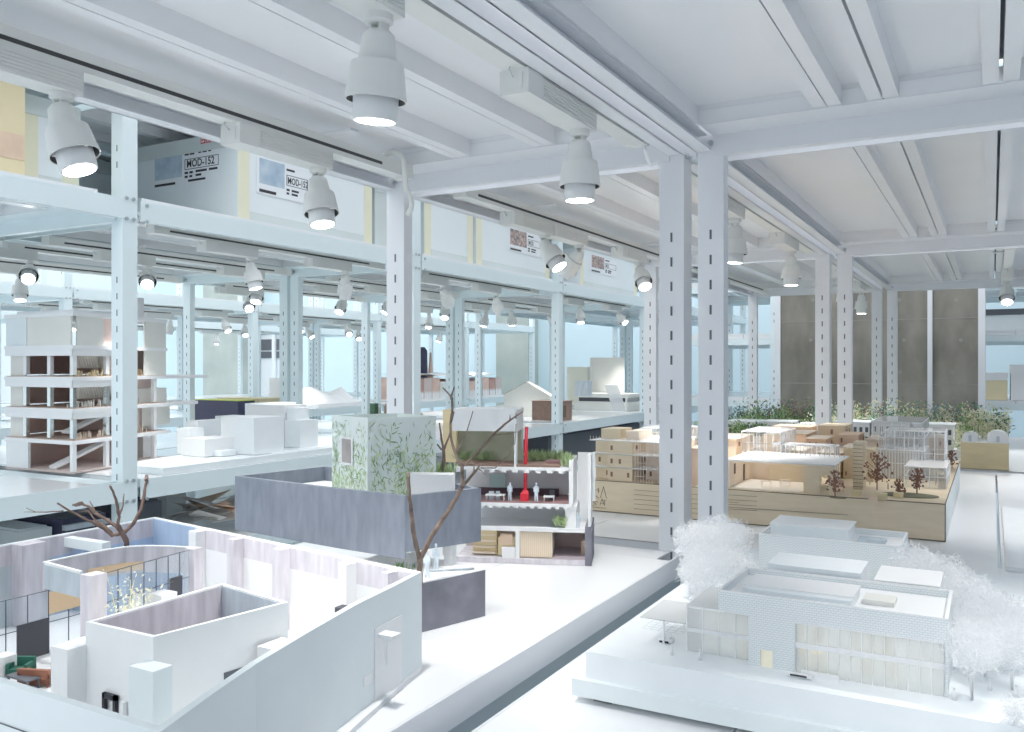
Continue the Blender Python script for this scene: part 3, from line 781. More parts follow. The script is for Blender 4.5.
# bare twig tree behind the curved wall
def twig(branches, z, rad, mt, parent, name, jit=.02):
    m = MB()
    for br in branches:
        zz = z; pts = []
        for i, (x, y) in enumerate(br[0]): pts.append(atz(x, y, z + br[2]*i/(max(1, len(br[0])-1))))
        n = len(pts); r0, r1 = br[1]
        sub = []; rr = []
        for i in range(n-1):
            for k in range(3):
                t = k/3; sub.append(pts[i].lerp(pts[i+1], t) + Vector((random.uniform(-1,1), random.uniform(-1,1), random.uniform(-1,1)))*r0*.18); rr.append(r0+(r1-r0)*(i+t)/(n-1))
        sub.append(pts[-1]); rr.append(r1)
        rr = [r*random.uniform(.9, 1.12)*(.80 if mt is bark2 else .92) for r in rr]
        m.tube(sub, rr, 8)
    return m.build(name, mt, parent)
px2m = 1.25/866
twig([
 ([(129,560),(127,547),(124,536),(120,530)], (.0046, .0040), 0),
 ([(122,534),(128,529),(134,523),(141,510),(144,496),(146,484),(147,477)], (.0034, .0020), .05),
 ([(146.5,481),(146.5,476)], (.0034, .0028), .05),
 ([(122,532),(118,524),(119,517),(117,503),(113,491),(110,486)], (.0029, .0016), -.03),
 ([(119,516),(123,505),(124,494)], (.0018, .0010), .02),
 ([(121,529),(107,520),(95,513),(88,506),(80,503),(73,505)], (.0030, .0018), .06),
 ([(82,503),(76,505)], (.0034, .0028), .06),
 ([(121,534),(111,535),(104,529),(97,525),(90,521),(80,516),(68,510),(57,503)], (.0027, .0014), -.04),
 ([(113,536),(103,525),(97,522)], (.0032, .0022), .01),
 ([(98,524),(93,517),(88,511),(80,512)], (.0016, .0008), .02),
 ([(95,512),(92,505),(90,501)], (.0014, .0007), .02),
 ([(63,511),(48,512),(36,512),(26,508)], (.0011, .0005), .03), ([(36,512),(24,512)], (.0008, .0004), .03),
 ([(119,531),(113,524)], (.0018, .0008), 0)],
 1.29, 0, bark, A, 'twig_tree')

# ================= model B: slate concrete house with twig tree =================
ZB = -.3775
Bm = thing('slate_house_model', 'dark slate concrete house model with leafy printed box on top and twig tree in front', 'architectural model', (-.85, 1.15, ZB), 'architectural models')
b1 = onZ(485.3, 615.8, ZB); b2 = onZ(419.5, 633, ZB)
bd = Vector((b1.x-b2.x, b1.y-b2.y)); bn = Vector((-bd.y, bd.x)).normalized()
zb1 = -.307
q0 = (b2.x-bd.x*.35, b2.y-bd.y*.35); q1 = (b1.x, b1.y); q2 = (b1.x-.20, b1.y+.045); q3 = (q0[0]-.16, q0[1]+.04)
base = MB().prism([q0, q1, q2, q3], ZB, zb1-.0012).build('plinth', conc2, Bm)
MB().prism([q0, q1, q2, q3], zb1-.0012, zb1).build('plinth_top', white, Bm)
m = MB(); s0 = onZ(425, 572, zb1+.0005); s1 = onZ(474, 569, zb1+.0005)
m.bar(s0+Vector((0,0,.0012)), s1+Vector((0,0,.0012)), .004, 0, .002); m.build('kerb', greyc, Bm)
cr = (-.759, 1.043); rr_ = (-.7025, 1.167); lf = (-1.155, 1.087); md = lerp(cr, lf, .36); md = (md[0], md[1]-.004)
zt, zb = -.192, -.2755
t = .008
back = (-.86, 1.235); lb_ = (-1.12, 1.28)
UP = [lf, md, cr, rr_, back, lb_]
for k in range(6): MB().loop(UP, t, zb-(.010 if k < 2 else 0), zt, 0, [k]).build('upper_wall', conc, Bm)
MB().prism([(-.775,1.062), (-.722,1.162), (-.865,1.225), (-1.11,1.268), (-1.13,1.10)], zb-.003, zb-.0002).build('floor_slab', white, Bm)
MB().prism([(cr[0]-.012,cr[1]+.008), (rr_[0]-.012, rr_[1]), back, lb_, (lf[0]+.012, lf[1]+.008), (md[0], md[1]+.01)], zt-.030, zt-.026).build('roof', white, Bm)
MB().prism([(-1.16, 1.06), (-.80, 1.028), (-.79, 1.20), (-1.13, 1.30)], ZB, ZB+.008).build('base_board', greyc, Bm)
for x, y in ((-.735, 1.128), (-.775, 1.185), (-.82, 1.16)): MB().box(x-.007, x+.007, y-.007, y+.007, zb1, zb-.002).build('column', white, Bm)
g = MB()
gp = onZ(402, 578, -.33)
for k in range(160):
    x = random.uniform(-.80, -.765); y = random.uniform(1.03, 1.09); g.leaf((x, y, -.318), (random.gauss(0,.003), random.gauss(0,.003), random.uniform(.008, .022)), .0022)
MB().box(-.83, -.758, 1.0, 1.10, ZB+.008, -.318).build('planter', white, Bm)
g.build('grass_tuft', green1, Bm)
# printed leafy box
zz0, zz1 = -.218, -.084
P1, P2, P3 = (-.990, 1.149), (-.882, 1.110), (-.817, 1.210); P4 = (P1[0]+P3[0]-P2[0], P1[1]+P3[1]-P2[1])
bx = MB()
bx.loop([P1, P2, P3, P4], .002, zz0, zz1)
lbx = bx.build('leafy_box', mat('printed_film', (.80, .875, .85), .35, .02, 8), Bm)
lv = MB(); lv2 = MB()
def leaves_on(p, q, n, skip=None):
    d = Vector((q[0]-p[0], q[1]-p[1])); L_ = d.length; d.normalize(); nn = Vector((d.y, -d.x))*.0007
    for k in range(n):
        u = random.uniform(.01, .99); v = random.random()**1.25
        if v > .62 and random.random() < .5: continue
        ang = random.gauss(math.pi/2, .75); ln = random.uniform(.006, .017); wd = random.uniform(.0010, .0024)
        c = Vector((p[0]+d.x*u*L_+nn.x, p[1]+d.y*u*L_+nn.y, zz0 + v*(zz1-zz0)))
        e = Vector((d.x*math.cos(ang), d.y*math.cos(ang), math.sin(ang)))*ln; s_ = Vector((-d.x*math.sin(ang), -d.y*math.sin(ang), math.cos(ang)))*wd/2
        off = Vector((nn.x, nn.y, 0))*random.random()
        if (c+e).z > zz1-.004 or not 0 < (c.x+e.x-p[0])*d.x+(c.y+e.y-p[1])*d.y < L_: continue
        tgt = lv if random.random() < .55 else lv2
        tgt.quad(c+off, c+e*.45-s_+off, c+e+off, c+e*.45+s_+off)
leaves_on(P1, P2, 520); leaves_on(P2, P3, 520); 
lv.build('printed_leaves', mat('print_green', (.27, .44, .20), .6, .2, 40), lbx); lv2.build('printed_leaves', mat('print_lime', (.55, .70, .34), .6, .2, 40), lbx)
wp = lerp(P1, P2, .28); wq = lerp(P1, P2, .62)
fr_ = MB().wall((wp[0], wp[1]-.0012), (wq[0], wq[1]-.0012), -.001, -.165, -.118).build('box_window', white, lbx)
e0 = lerp(P1, P2, .33); e1 = lerp(P1, P2, .57)
MB().wall((e0[0], e0[1]-.0024), (e1[0], e1[1]-.0024), -.001, -.161, -.122).build('box_window_pane', mat('window_brown', (.42, .38, .36), .5, .1, 30), lbx)
MB().wall((-.822, 1.150), (-.758, 1.178), -.03, zt-.02, zt+.020).build('roof_parapet', white, Bm)
# figures cut from patterned film
def figure(x, y, z, h, mt, parent, name='paper_figure', thick=.0012):
    m = MB(); s_ = h/1.7
    m.blob((x, y, z+1.58*s_), .11*s_, 0, (1, .6, 1.15), 8)
    sil = [(-.16,1.40),(.16,1.40),(.25,1.30),(.27,.85),(.20,.85),(.17,1.15),(.16,.85),(.19,.02),(.06,.02),(.01,.78),(-.05,.02),(-.18,.02),(-.16,.85),(-.17,1.15),(-.21,.85),(-.28,.86),(-.25,1.30)]
    f = [(x+a*s_, y-thick/2, z+b*s_) for a, b in sil]; k = [(x+a*s_, y+thick/2, z+b*s_) for a, b in sil]
    n = len(sil); m._add(f+k, [tuple(range(n)), tuple(reversed(range(n, 2*n)))] + [(i, n+i, n+(i+1)%n, (i+1)%n) for i in range(n)], 0)
    m.box(x-.035*s_, x+.035*s_, y-thick/2, y+thick/2, z+1.38*s_, z+1.52*s_)
    return m.build(name, mt, parent)
figm = mat('figure_film', (.70, .80, .90), .4, .15, 90)
p = onZ(427, 578, zb1); figure(p.x, p.y, zb1, .040, figm, Bm)
p = onZ(436, 570, zb1); figure(p.x, p.y, zb1, .040, figm, Bm)
zt_ = -.307*866/-(366-586)
z0 = .307*866/220
twig([
 ([(420.5,586),(420,570),(419,556)], (.0050, .0046), 0),
 ([(419,558),(414,538),(411,512),(409,490),(408.5,473)], (.0044, .0026), -.04),
 ([(420,558),(432,536),(446,514),(457,497),(463,484)], (.0046, .0036), .04),
 ([(463,486),(475,472),(481,463)], (.0030, .0018), .09), ([(478,468),(485,474)], (.0014, .0007), .1), ([(474,472),(474,462)], (.0014, .0010), .1),
 ([(462,487),(462.5,470),(461,464)], (.0036, .0032), .05),
 ([(461,466),(456,455),(451.5,440),(450,424),(452,413)], (.0030, .0020), .02), ([(451,422),(454,412)], (.0020, .0010), .02),
 ([(457,452),(466,434),(473,411)], (.0014, .0008), .03),
 ([(463,466),(475,455),(486,443),(493,435),(505,424),(516,416),(522,412)], (.0026, .0016), .12),
 ([(493,435),(505,434),(517,432)], (.0012, .0006), .13), ([(510,420),(510,415)], (.0014, .0010), .13), ([(516,418),(516,413)], (.0014, .0008), .13),
 ([(481,468),(495,468),(508,456),(515,443),(516,424)], (.0012, .0007), .12),
 ([(452,400),(450,395),(443,388)], (.0022, .0013), .2), ([(451,397),(454,387)], (.0020, .0012), .2), ([(452,412),(452,398)], (.0022, .0020), .1)],
 z0, 0, bark2, Bm, 'twig_tree')
m_ = twig([([(444,474),(443.5,455),(443.5,449)], (.0034, .0028), 0), ([(443.5,450),(441,435),(439.5,423)], (.0024, .0014), .02), ([(444,449),(449,437),(451,430)], (.0020, .0012), .02), ([(442,450),(437,444)], (.0020, .0012), 0)],
 1.42, 0, bark, Bm, 'twig_sapling')
g = MB()
for k in range(120):
    p = atz(444+random.gauss(0,5), 472+random.gauss(0,3), 1.42); g.leaf(p, (random.gauss(0,.006), random.gauss(0,.004), random.uniform(.002,.018)), .003)
g.build('moss_tuft', green2, Bm)

# ================= model C: cutaway house section =================
Cm = thing('section_house_model', 'white cutaway house model with red chimney pipe and dark red middle floor', 'architectural model', (-.78, 1.47, -.3775), 'architectural models')
C0 = Vector((-.905, 1.412)); C1 = Vector((-.662, 1.504)); cd_ = (C1-C0).normalized(); cn = Vector((-cd_.y, cd_.x)); CW = (C1-C0).length
def cp(u, v): return (C0.x+cd_.x*u+cn.x*v, C0.y+cd_.y*u+cn.y*v)
def cbox(u0, u1, v0, v1, z0, z1, mt, name, parent=Cm):
    return MB().prism([cp(u0,v0), cp(u1,v0), cp(u1,v1), cp(u0,v1)], z0, z1).build(name, mt, parent)
def cu(px, py=540):   # u for a picture column on the section plane
    r = ray(px, py); k = (C0.x*r.y-C0.y*r.x); den = (cd_.y*r.x-cd_.x*r.y)
    return k/den
def cz_(px, py):
    u = cu(px); p = cp(u, 0); r = ray(px, py); return r.z*(p[0]/r.x if abs(r.x) > .2 else p[1]/r.y)
zf = [-.3775, cz_(520, 527), cz_(520, 503), cz_(520, 467), cz_(510, 410)]
uL, uR = cu(456), CW
D_ = .105
cbox(uL, uR-.012, -.002, D_, zf[0], zf[0]+.010, lavw, 'base_slab'); cbox(uR-.012, uR, -.003, D_, zf[0], zf[1]+.004, conc2, 'end_wall')
cbox(uL, uR, -.001, D_, zf[1]-.008, zf[1], white, 'floor_slab')
cbox(uL, uR-.012, D_-.004, D_, zf[0]+.01, zf[1]-.008, pinkl, 'back_wall')
for px in (517.5, 588): cbox(cu(px)-.004, cu(px)+.004, -.001, D_, zf[0]+.010, zf[1]-.008, white, 'cross_wall')
w0 = cbox(cu(520), cu(552), .004, .05, zf[0]+.012, zf[1]-.010, woodp, 'timber_wall')
m = MB()
for k in range(16):
    u = cu(520)+(cu(552)-cu(520))*k/16; m.prism([cp(u,.0032), cp(u+.0006,.0032), cp(u+.0006,.0042), cp(u,.0042)], zf[0]+.012, zf[1]-.010)
m.build('slat_lines', woodb, w0)
cbox(cu(554), cu(586), .0, D_-.004, zf[0]+.010, zf[0]+.014, maroon if False else mat('room_floor_mauve', (.50, .42, .46), .6), 'room_floor')
cbox(cu(580), cu(586), .03, .05, zf[0]+.014, zf[0]+.040, woodo, 'cabinet')
sh = cbox(cu(471), cu(495), .02, .06, zf[0]+.012, zf[1]-.012, woodb, 'timber_stair')
for k in range(4): cbox(cu(471), cu(494), .012+k*.003, .02, zf[0]+.014+k*.011, zf[0]+.017+k*.011, woodp, 'stair_step', sh)
cbox(cu(497), cu(514), .01, .05, zf[0]+.012, zf[0]+.048, woodb, 'shelving'); cbox(cu(502), cu(515), -.002, .01, zf[0]+.010, zf[0]+.030, white, 'counter')
cbox(cu(500), cu(512), .006, .012, zf[0]+.034, zf[0]+.054, woodo, 'shelf_box')
# glass level
cbox(uL, cu(572), .010, .012, zf[1], zf[2]-.006, thing_glass, 'glass_wall'); cbox(uL, cu(572), D_-.01, D_, zf[1], zf[2]-.006, white, 'back_wall')
cbox(cu(565), cu(576), .005, D_, zf[1], zf[2]-.006, white, 'side_wall')
m = MB()
for k in range(160):
    u = cu(555)+random.random()*(cu(566)-cu(555)); c = cp(u, random.uniform(-.002, .012)); m.leaf((c[0], c[1], zf[1]+.002+random.random()*.012), (random.gauss(0,.004), random.gauss(0,.004), random.uniform(.002,.014)), .0026)
m.build('planting', green2, Cm)
p = cp(cu(578), .01); figure(p[0], p[1], zf[1], .030, figm, Cm)
cbox(uL, cu(572), -.001, D_, zf[2]-.006, zf[2], white, 'floor_slab')
m = MB()
for k in range(14):
    u = uL+(cu(572)-uL)*k/14; m.prism([cp(u,-.0015), cp(u+.008,-.0015), cp(u+.008,D_), cp(u,D_)], zf[2]-.010, zf[2]-.006)
m.build('joists', white, Cm)
# living level
cbox(uL, cu(570), .0, D_-.004, zf[2], zf[2]+.003, maroon, 'living_floor'); cbox(uL, cu(570), D_-.006, D_, zf[2], zf[3]-.006, white, 'back_wall')
cbox(uL, cu(555), D_-.03, D_-.02, zf[2]+.003, zf[2]+.017, maroond, 'long_cabinet')
cbox(cu(569), cu(573), -.001, D_, zf[2], zf[3]+.014, white, 'side_wall')
cbox(cu(484), cu(500), .065, .07, zf[2]+.020, zf[2]+.046, mat('teal_glass', (.42, .58, .56), .3), 'glass_screen')
def ctable(u, v, w_, d_, h, mt, name):
    m = MB(); m.prism([cp(u,v), cp(u+w_,v), cp(u+w_,v+d_), cp(u,v+d_)], zf[2]+.003+h-.002, zf[2]+.003+h)
    for a, b in ((.001,.001),(w_-.002,.001),(w_-.002,d_-.002),(.001,d_-.002)): m.prism([cp(u+a,v+b), cp(u+a+.001,v+b), cp(u+a+.001,v+b+.001), cp(u+a,v+b+.001)], zf[2]+.003, zf[2]+.003+h)
    return m.build(name, mt, Cm)
ctable(cu(485), .004, cu(504)-cu(485), .016, .011, white, 'table'); ctable(cu(543), .004, cu(554)-cu(543), .016, .010, white, 'table')
tb = cbox(cu(488), cu(493), .010, .012, zf[2]+.003, zf[2]+.020, greyc, 'chair'); cbox(cu(495), cu(499), .010, .012, zf[2]+.003, zf[2]+.020, greyc, 'chair'); cbox(cu(548), cu(553), .026, .030, zf[2]+.003, zf[2]+.022, darkg, 'chair')
for px in (509.5, 536): p = cp(cu(px), .004); figure(p[0], p[1], zf[2]+.003, .036, figm, Cm)
# red stove and pipe
r0 = cu(520); r1 = cu(528)
st = MB(); st.prism([cp(r0,.004), cp(r1,.004), cp(r1,.018), cp(r0,.018)], zf[2]+.003, zf[2]+.017)
a = [cp(r0,.004), cp(r1,.004), cp(r1,.018), cp(r0,.018)]; e_ = (r1-r0)*.3; b = [cp(r0+e_,.008), cp(r1-e_*.4,.008), cp(r1-e_*.4,.014), cp(r0+e_,.014)]
st.hull8([(*q, zf[2]+.017) for q in a] + [(*q, zf[2]+.023) for q in b]); so = st.build('stove', redm, Cm)
pm = (r0+r1)/2; p0 = cp(pm+.001, .011); p1 = cp(pm+.0035, .011)
MB().tube([(p0[0], p0[1], zf[2]+.021), (p0[0]+.001, p0[1], zf[3]+.012), (p1[0], p1[1], cz_(527, 428))], .0033, 12).build('chimney_pipe', redm, so)
ptop = Vector((p1[0], p1[1], cz_(527, 428)))
MB().tube([ptop, ptop+Vector((0, 0, .0012))], .0040, 12).build('chimney_cap', redm, so)
# roof terrace
cbox(uL, cu(572), -.001, D_, zf[3]-.006, zf[3], white, 'floor_slab')
m = MB()
for k in range(10):
    u = uL+(cu(570)-uL)*k/10; m.prism([cp(u,-.0015), cp(u+.010,-.0015), cp(u+.010,D_), cp(u,D_)], zf[3]-.011, zf[3]-.006)
m.build('joists', white, Cm)
cbox(uL, cu(560), .0, D_-.02, zf[3], zf[3]+.004, brownf, 'terrace_deck')
cbox(cu(544), cu(558), .03, .05, zf[3]+.004, zf[3]+.010, maroon, 'terrace_bench')
m = MB()
for k in range(420):
    u = cu(520)+random.random()*(cu(560)-cu(520)); c = cp(u, random.uniform(.07, .10)); m.leaf((c[0], c[1], zf[3]+.004), (random.gauss(0,.006), random.gauss(0,.006), random.uniform(.008,.026)), .0026)
for k in range(150):
    u = cu(562)+random.random()*(cu(570)-cu(562)); c = cp(u, random.uniform(.0, .05)); m.leaf((c[0], c[1], zf[3]+.002), (random.gauss(0,.004), random.gauss(0,.004), random.uniform(.012,.028)), .0028)
m.build('terrace_planting', green2, Cm)
zh = cz_(490, 432)
ub0, ub1 = cu(450), cu(516)
cbox(ub0, ub1, .02, D_, zh, zf[4], white, 'top_storey'); 
cbox(ub0, ub1, D_-.03, D_-.025, zf[3]+.004, zh, olive, 'photo_wall')
m = MB()
for k in range(140):
    u = ub0+random.random()*(ub1-ub0)*.55; c = cp(u, random.uniform(.06, .074)); m.leaf((c[0], c[1], zf[3]+.004), (random.gauss(0,.005), random.gauss(0,.005), random.uniform(.008,.024)), .0026)
m.build('terrace_planting', green2, Cm)
cbox(ub1-.0035, ub1+.0005, -.001, .02, zf[3], zf[4]+.002, whitec, 'post')
cbox(ub1-.0035, ub1+.0005, D_-.01, D_, zf[3], zf[4], white, 'post')
k0 = cu(436); cbox(k0, ub0, .06, D_, zf[3], zf[4]-.004, woodb, 'timber_box')
# stray white wall piece at the right
cbox(cu(576), cu(594), .05, .054, cz_(585, 505), cz_(585, 455), white, 'side_panel'); cbox(cu(588), cu(591), .0, .054, zf[1], cz_(585, 455), white, 'side_panel')
# ================= model D: laser-cut wooden town =================
ZD = -.3745; TDp = -.294; YD = 2.06
D = thing('wooden_town_model', 'long plywood town model with clear plastic halls and brown laser-cut trees', 'architectural model', (-.5, 2.5, ZD), 'architectural models')
XL, XR = -.917, -.087
base = MB().box(XL, XR, YD, 3.0, ZD, TDp).build('base_box', wood, D)
m = MB()
m.box(XL-.0003, XR+.0003, YD-.0006, YD+.001, TDp-.0015, TDp+.0004); m.box(XR-.001, XR+.0006, YD-.0006, 3.0, TDp-.0015, TDp+.0004); m.box(XR-.001, XR+.0008, YD-.0008, YD+.001, ZD, TDp)
m.box(XL, XR, YD-.0006, YD+.0004, ZD, ZD+.002)
m.build('burnt_edge', woodd, base)
m = MB().box(XR+.0002, XR+.0012, YD+.002, 2.98, ZD+.002, TDp-.002); m.build('side_panel', whitec, base)
# engraved mark and text lines on the front
en = MB(); yf = YD-.0007
def eline(p0, p1, w_=.0016):
    a = onY(p0[0], p0[1], yf); b = onY(p1[0], p1[1], yf); en.bar(a, b, w_, 0, .0006)
for seg in (((598.5,488),(592,493)),((592,493),(598.5,498)),((597,490.5),(600,490.5)),((598.5,488.5),(598.5,493)),((600.5,497.5),(603.5,486.5)),((603.5,486.5),(606.5,498.5)),
            ((598,502),(592.5,500.5)),((592.5,500.5),(596,504.5)),((596,504.5),(592,506)),((600,505),(602,499)),((602,499),(604.5,505.5)),((600.5,503.3),(604,503.5)),((604.5,500),(604.5,505)),((603,500),(606.5,500.3)),((592,507),(606,508.2))):
    eline(*seg)
for k in range(5):
    y = 489.8+k*4.7; eline((634, y), (663, y+2.4), .0012); eline((690, y+4.2), (699, y+4.9), .0012)
    if k < 4: eline((727, y+5), (757, y+6.8), .0012)
eline((727, 507), (848, 515), .0016); eline((728, 502), (738, 502.6), .001)
en.build('engraved_text', woodd, base)
# three-storey block at the left
def wbox(x0, x1, y0, y1, z0, z1, mt=wood, name='timber_house', win=True, par=D):
    o = MB().box(x0, x1, y0, y1, z0, z1).build(name, mt, par)
    return o
def openings(par, x0, x1, y, z0, z1, cols, rows, face='y'):
    m = MB()
    for c in range(cols):
        for r in range(rows):
            if random.random() < .5: continue
            cx = x0+(x1-x0)*(c+.5)/cols; czz = z0+(z1-z0)*(r+.5)/rows; w_ = (x1-x0)/cols*.13; h_ = (z1-z0)/rows*.20
            if face == 'y': m.box(cx-w_, cx+w_, y-.0006, y+.0004, czz-h_, czz+h_)
            else: m.box(y-.0004, y+.0006, cx-w_, cx+w_, czz-h_, czz+h_)
    if m.v: m.build('opening', rust, par)
T0 = TDp+.0005
flo = [T0, T0+.034, T0+.068, T0+.100]
for k in range(3):
    a = wbox(-.912, -.868, 2.10, 2.30, flo[k], flo[k]+.032, wood); openings(a, -.912, -.868, 2.0995, flo[k], flo[k]+.030, 2, 1)
    b = wbox(-.868, -.800, 2.075, 2.26, flo[k], flo[k]+.032, wood); openings(b, -.868, -.800, 2.0745, flo[k], flo[k]+.030, 3, 1)
    openings(b, 2.075, 2.26, -.800, flo[k], flo[k]+.030, 3, 1, 'x')
    MB().box(-.916, -.70, 2.066, 2.30, flo[k]+.0322, flo[k]+.0338).build('floor_plate', acryw, D)
    c = wbox(-.785, -.70, 2.13, 2.28, flo[k], flo[k]+.031, woodp); openings(c, -.785, -.70, 2.1295, flo[k], flo[k]+.03, 3, 1)
m = MB()
for k in range(16):
    x = -.79+k*.0075; m.box(x-.0006, x+.0006, 2.068, 2.0692, T0, flo[2]+.030)
for k in range(3): m.box(-.79, -.675, 2.068, 2.0692, flo[k]+.014, flo[k]+.0152)
m.build('balcony_rail', mat('pale_rail', (.86, .74, .66), .6), D)
m = MB()
for k in range(28):
    x = -.914+k*.0085; m.box(x-.0005, x+.0005, 2.069, 2.070, flo[2]+.034, flo[2]+.044)
m.build('roof_posts', woodp, D)
wbox(-.905, -.85, 2.12, 2.2, flo[2]+.034, flo[2]+.060, wood); wbox(-.835, -.80, 2.12, 2.22, flo[2]+.034, flo[2]+.056, woodp)
for k, x in enumerate((-.735, -.70, -.66, -.625)):
    a = wbox(x, x+.028, 2.09+.02*(k%2), 2.2, T0, T0+.05+.02*(k%3), woodp if k%2 else woodo); openings(a, x, x+.028, 2.0895+.02*(k%2), T0, T0+.05, 2, 2)
# pavilion with a clear roof
zr = T0+.066
wbox(-.557, -.551, 2.075, 2.27, T0, zr, woodp, 'pavilion_wall'); bw_ = wbox(-.557, -.375, 2.27, 2.276, T0, zr, woodp, 'pavilion_wall')
wbox(-.50, -.375, 2.255, 2.262, T0, T0+.05, wood, 'pavilion_wall')
pav = MB(); pav.box(-.375, -.345, 2.075, 2.082, T0, zr); pav.box(-.325, -.316, 2.075, 2.082, T0, zr); pav.box(-.345, -.325, 2.075, 2.082, T0+.045, zr); pav.box(-.382, -.376, 2.082, 2.25, T0, zr)
pav.build('pavilion_wall', wood, D)
m = MB(); m.box(-.5505, -.5498, 2.11, 2.125, T0+.03, T0+.055); m.box(-.5505, -.5498, 2.20, 2.215, T0+.004, T0+.045); m.build('opening', woodd, D)
MB().box(-.560, -.31, 2.06, 2.29, zr+.001, zr+.004).build('clear_roof', acryw, D)
m = MB()
for k in range(22):
    x = -.557+k*.0115; m.box(x-.0005, x+.0005, 2.245, 2.246, zr+.004, zr+.030)
m.box(-.557, -.31, 2.245, 2.246, zr+.029, zr+.0305); m.build('roof_balustrade', acryw, D)
m = MB().box(-.55, -.385, 2.08, 2.25, T0, T0+.002); m.build('pavilion_floor', mat('pale_floor', (.93, .86, .76), .5), D)  # pale cream floor
def ltable(x, y):
    m = MB().box(x-.012, x+.012, y-.008, y+.008, T0+.016, T0+.0175)
    for a in (-.011, .010):
        for b in (-.007, .006): m.box(x+a, x+a+.001, y+b, y+b+.001, T0, T0+.016)
    return m.build('table', woodp, D)
ltable(-.475, 2.12); ltable(-.44, 2.16)
# other houses of the town
rng = random.Random(4)
houses = [(-.56,-.50,2.36,2.50,.050,wood),(-.49,-.43,2.34,2.46,.072,wood),(-.45,-.40,2.50,2.62,.092,woodo),(-.52,-.46,2.55,2.70,.100,woodo),(-.40,-.345,2.38,2.52,.066,wood),
          (-.34,-.30,2.40,2.52,.080,wood),(-.60,-.53,2.62,2.80,.090,wood),(-.385,-.33,2.62,2.75,.098,woodo),(-.30,-.262,2.36,2.44,.082,wood),(-.31,-.25,2.62,2.80,.086,woodp),
          (-.70,-.62,2.40,2.60,.09,woodp),(-.80,-.72,2.45,2.7,.10,wood),(-.90,-.82,2.5,2.8,.09,woodp),(-.24,-.19,2.70,2.86,.090,wood),(-.17,-.12,2.74,2.9,.088,woodo),(-.47,-.39,2.80,2.95,.11,wood),(-.62,-.5,2.85,2.97,.10,woodo)]
for x0, x1, y0, y1, h, mt in houses:
    o = wbox(x0, x1, y0, y1, T0, T0+h, mt); openings(o, x0, x1, y0-.0005, T0, T0+h, 3, 3); openings(o, y0, y1, x1, T0, T0+h, 3, 3, 'x')
    if rng.random() < .6: MB().box(x0-.004, x1+.004, y0-.004, y1+.004, T0+h, T0+h+.0015).build('roof_plate', woodp, o)
# brick-like tower beside the pavilion
tw = wbox(-.290, -.268, 2.20, 2.262, T0, T0+.112, wood, 'slatted_tower')
m = MB()
for k in range(12): m.box(-.2903, -.2677, 2.1995, 2.2003, T0+.006+k*.009, T0+.007+k*.009)
m.build('slat_lines', woodd, tw)
# clear halls: frames, posts and plates
def hall(x0, x1, y0, y1, h, nx, ny, zb_=T0, full=True):
    r = MB().box(x0, x1, y0, y1, zb_+h, zb_+h+.002).build('clear_hall_roof', acry, D)
    f = MB()
    for i in range(nx+1):
        for j in range(ny+1):
            if 0 < i < nx and 0 < j < ny: continue
            x = x0+(x1-x0)*i/nx; y = y0+(y1-y0)*j/ny; f.box(x-.0008, x+.0008, y-.0008, y+.0008, zb_, zb_+h)
    for y in (y0, y1):
        f.bar((x0, y, zb_+h), (x1, y, zb_+h), .002); f.bar((x0, y, zb_+h*.55), (x1, y, zb_+h*.55), .0015)
    for x in (x0, x1): f.bar((x, y0, zb_+h), (x, y1, zb_+h), .002); f.bar((x, y0, zb_+h*.55), (x, y1, zb_+h*.55), .0015)
    f.build('clear_hall_frame', mat('frosted_bar', (.93, .93, .94), .35) if 'frosted_bar' not in MATS else MATS['frosted_bar'], r)
    g = MB(); g.box(x0, x1, y0, y0+.001, zb_, zb_+h); g.box(x1-.001, x1, y0, y1, zb_, zb_+h); g.build('clear_hall_wall', acry, r)
hall(-.262, -.150, 2.45, 2.62, .075, 16, 6); hall(-.245, -.105, 2.46, 2.60, .125, 6, 3); hall(-.185, -.095, 2.30, 2.50, .050, 5, 4); hall(-.30, -.17, 2.66, 2.95, .135, 5, 5); hall(-.50, -.345, 2.30, 2.36, .09, 14, 2); hall(-.27, -.16, 2.55, 2.8, .10, 9, 4); hall(-.86,-.74,2.30,2.44,.12,8,3); hall(-.58,-.48,2.3,2.5,.12,5,3)
MB().box(-.25, -.17, 2.50, 2.58, T0, T0+.072).build('pale_block', mat('pale_board', (.93, .87, .80), .6), D)  # pale cream block among the clear halls
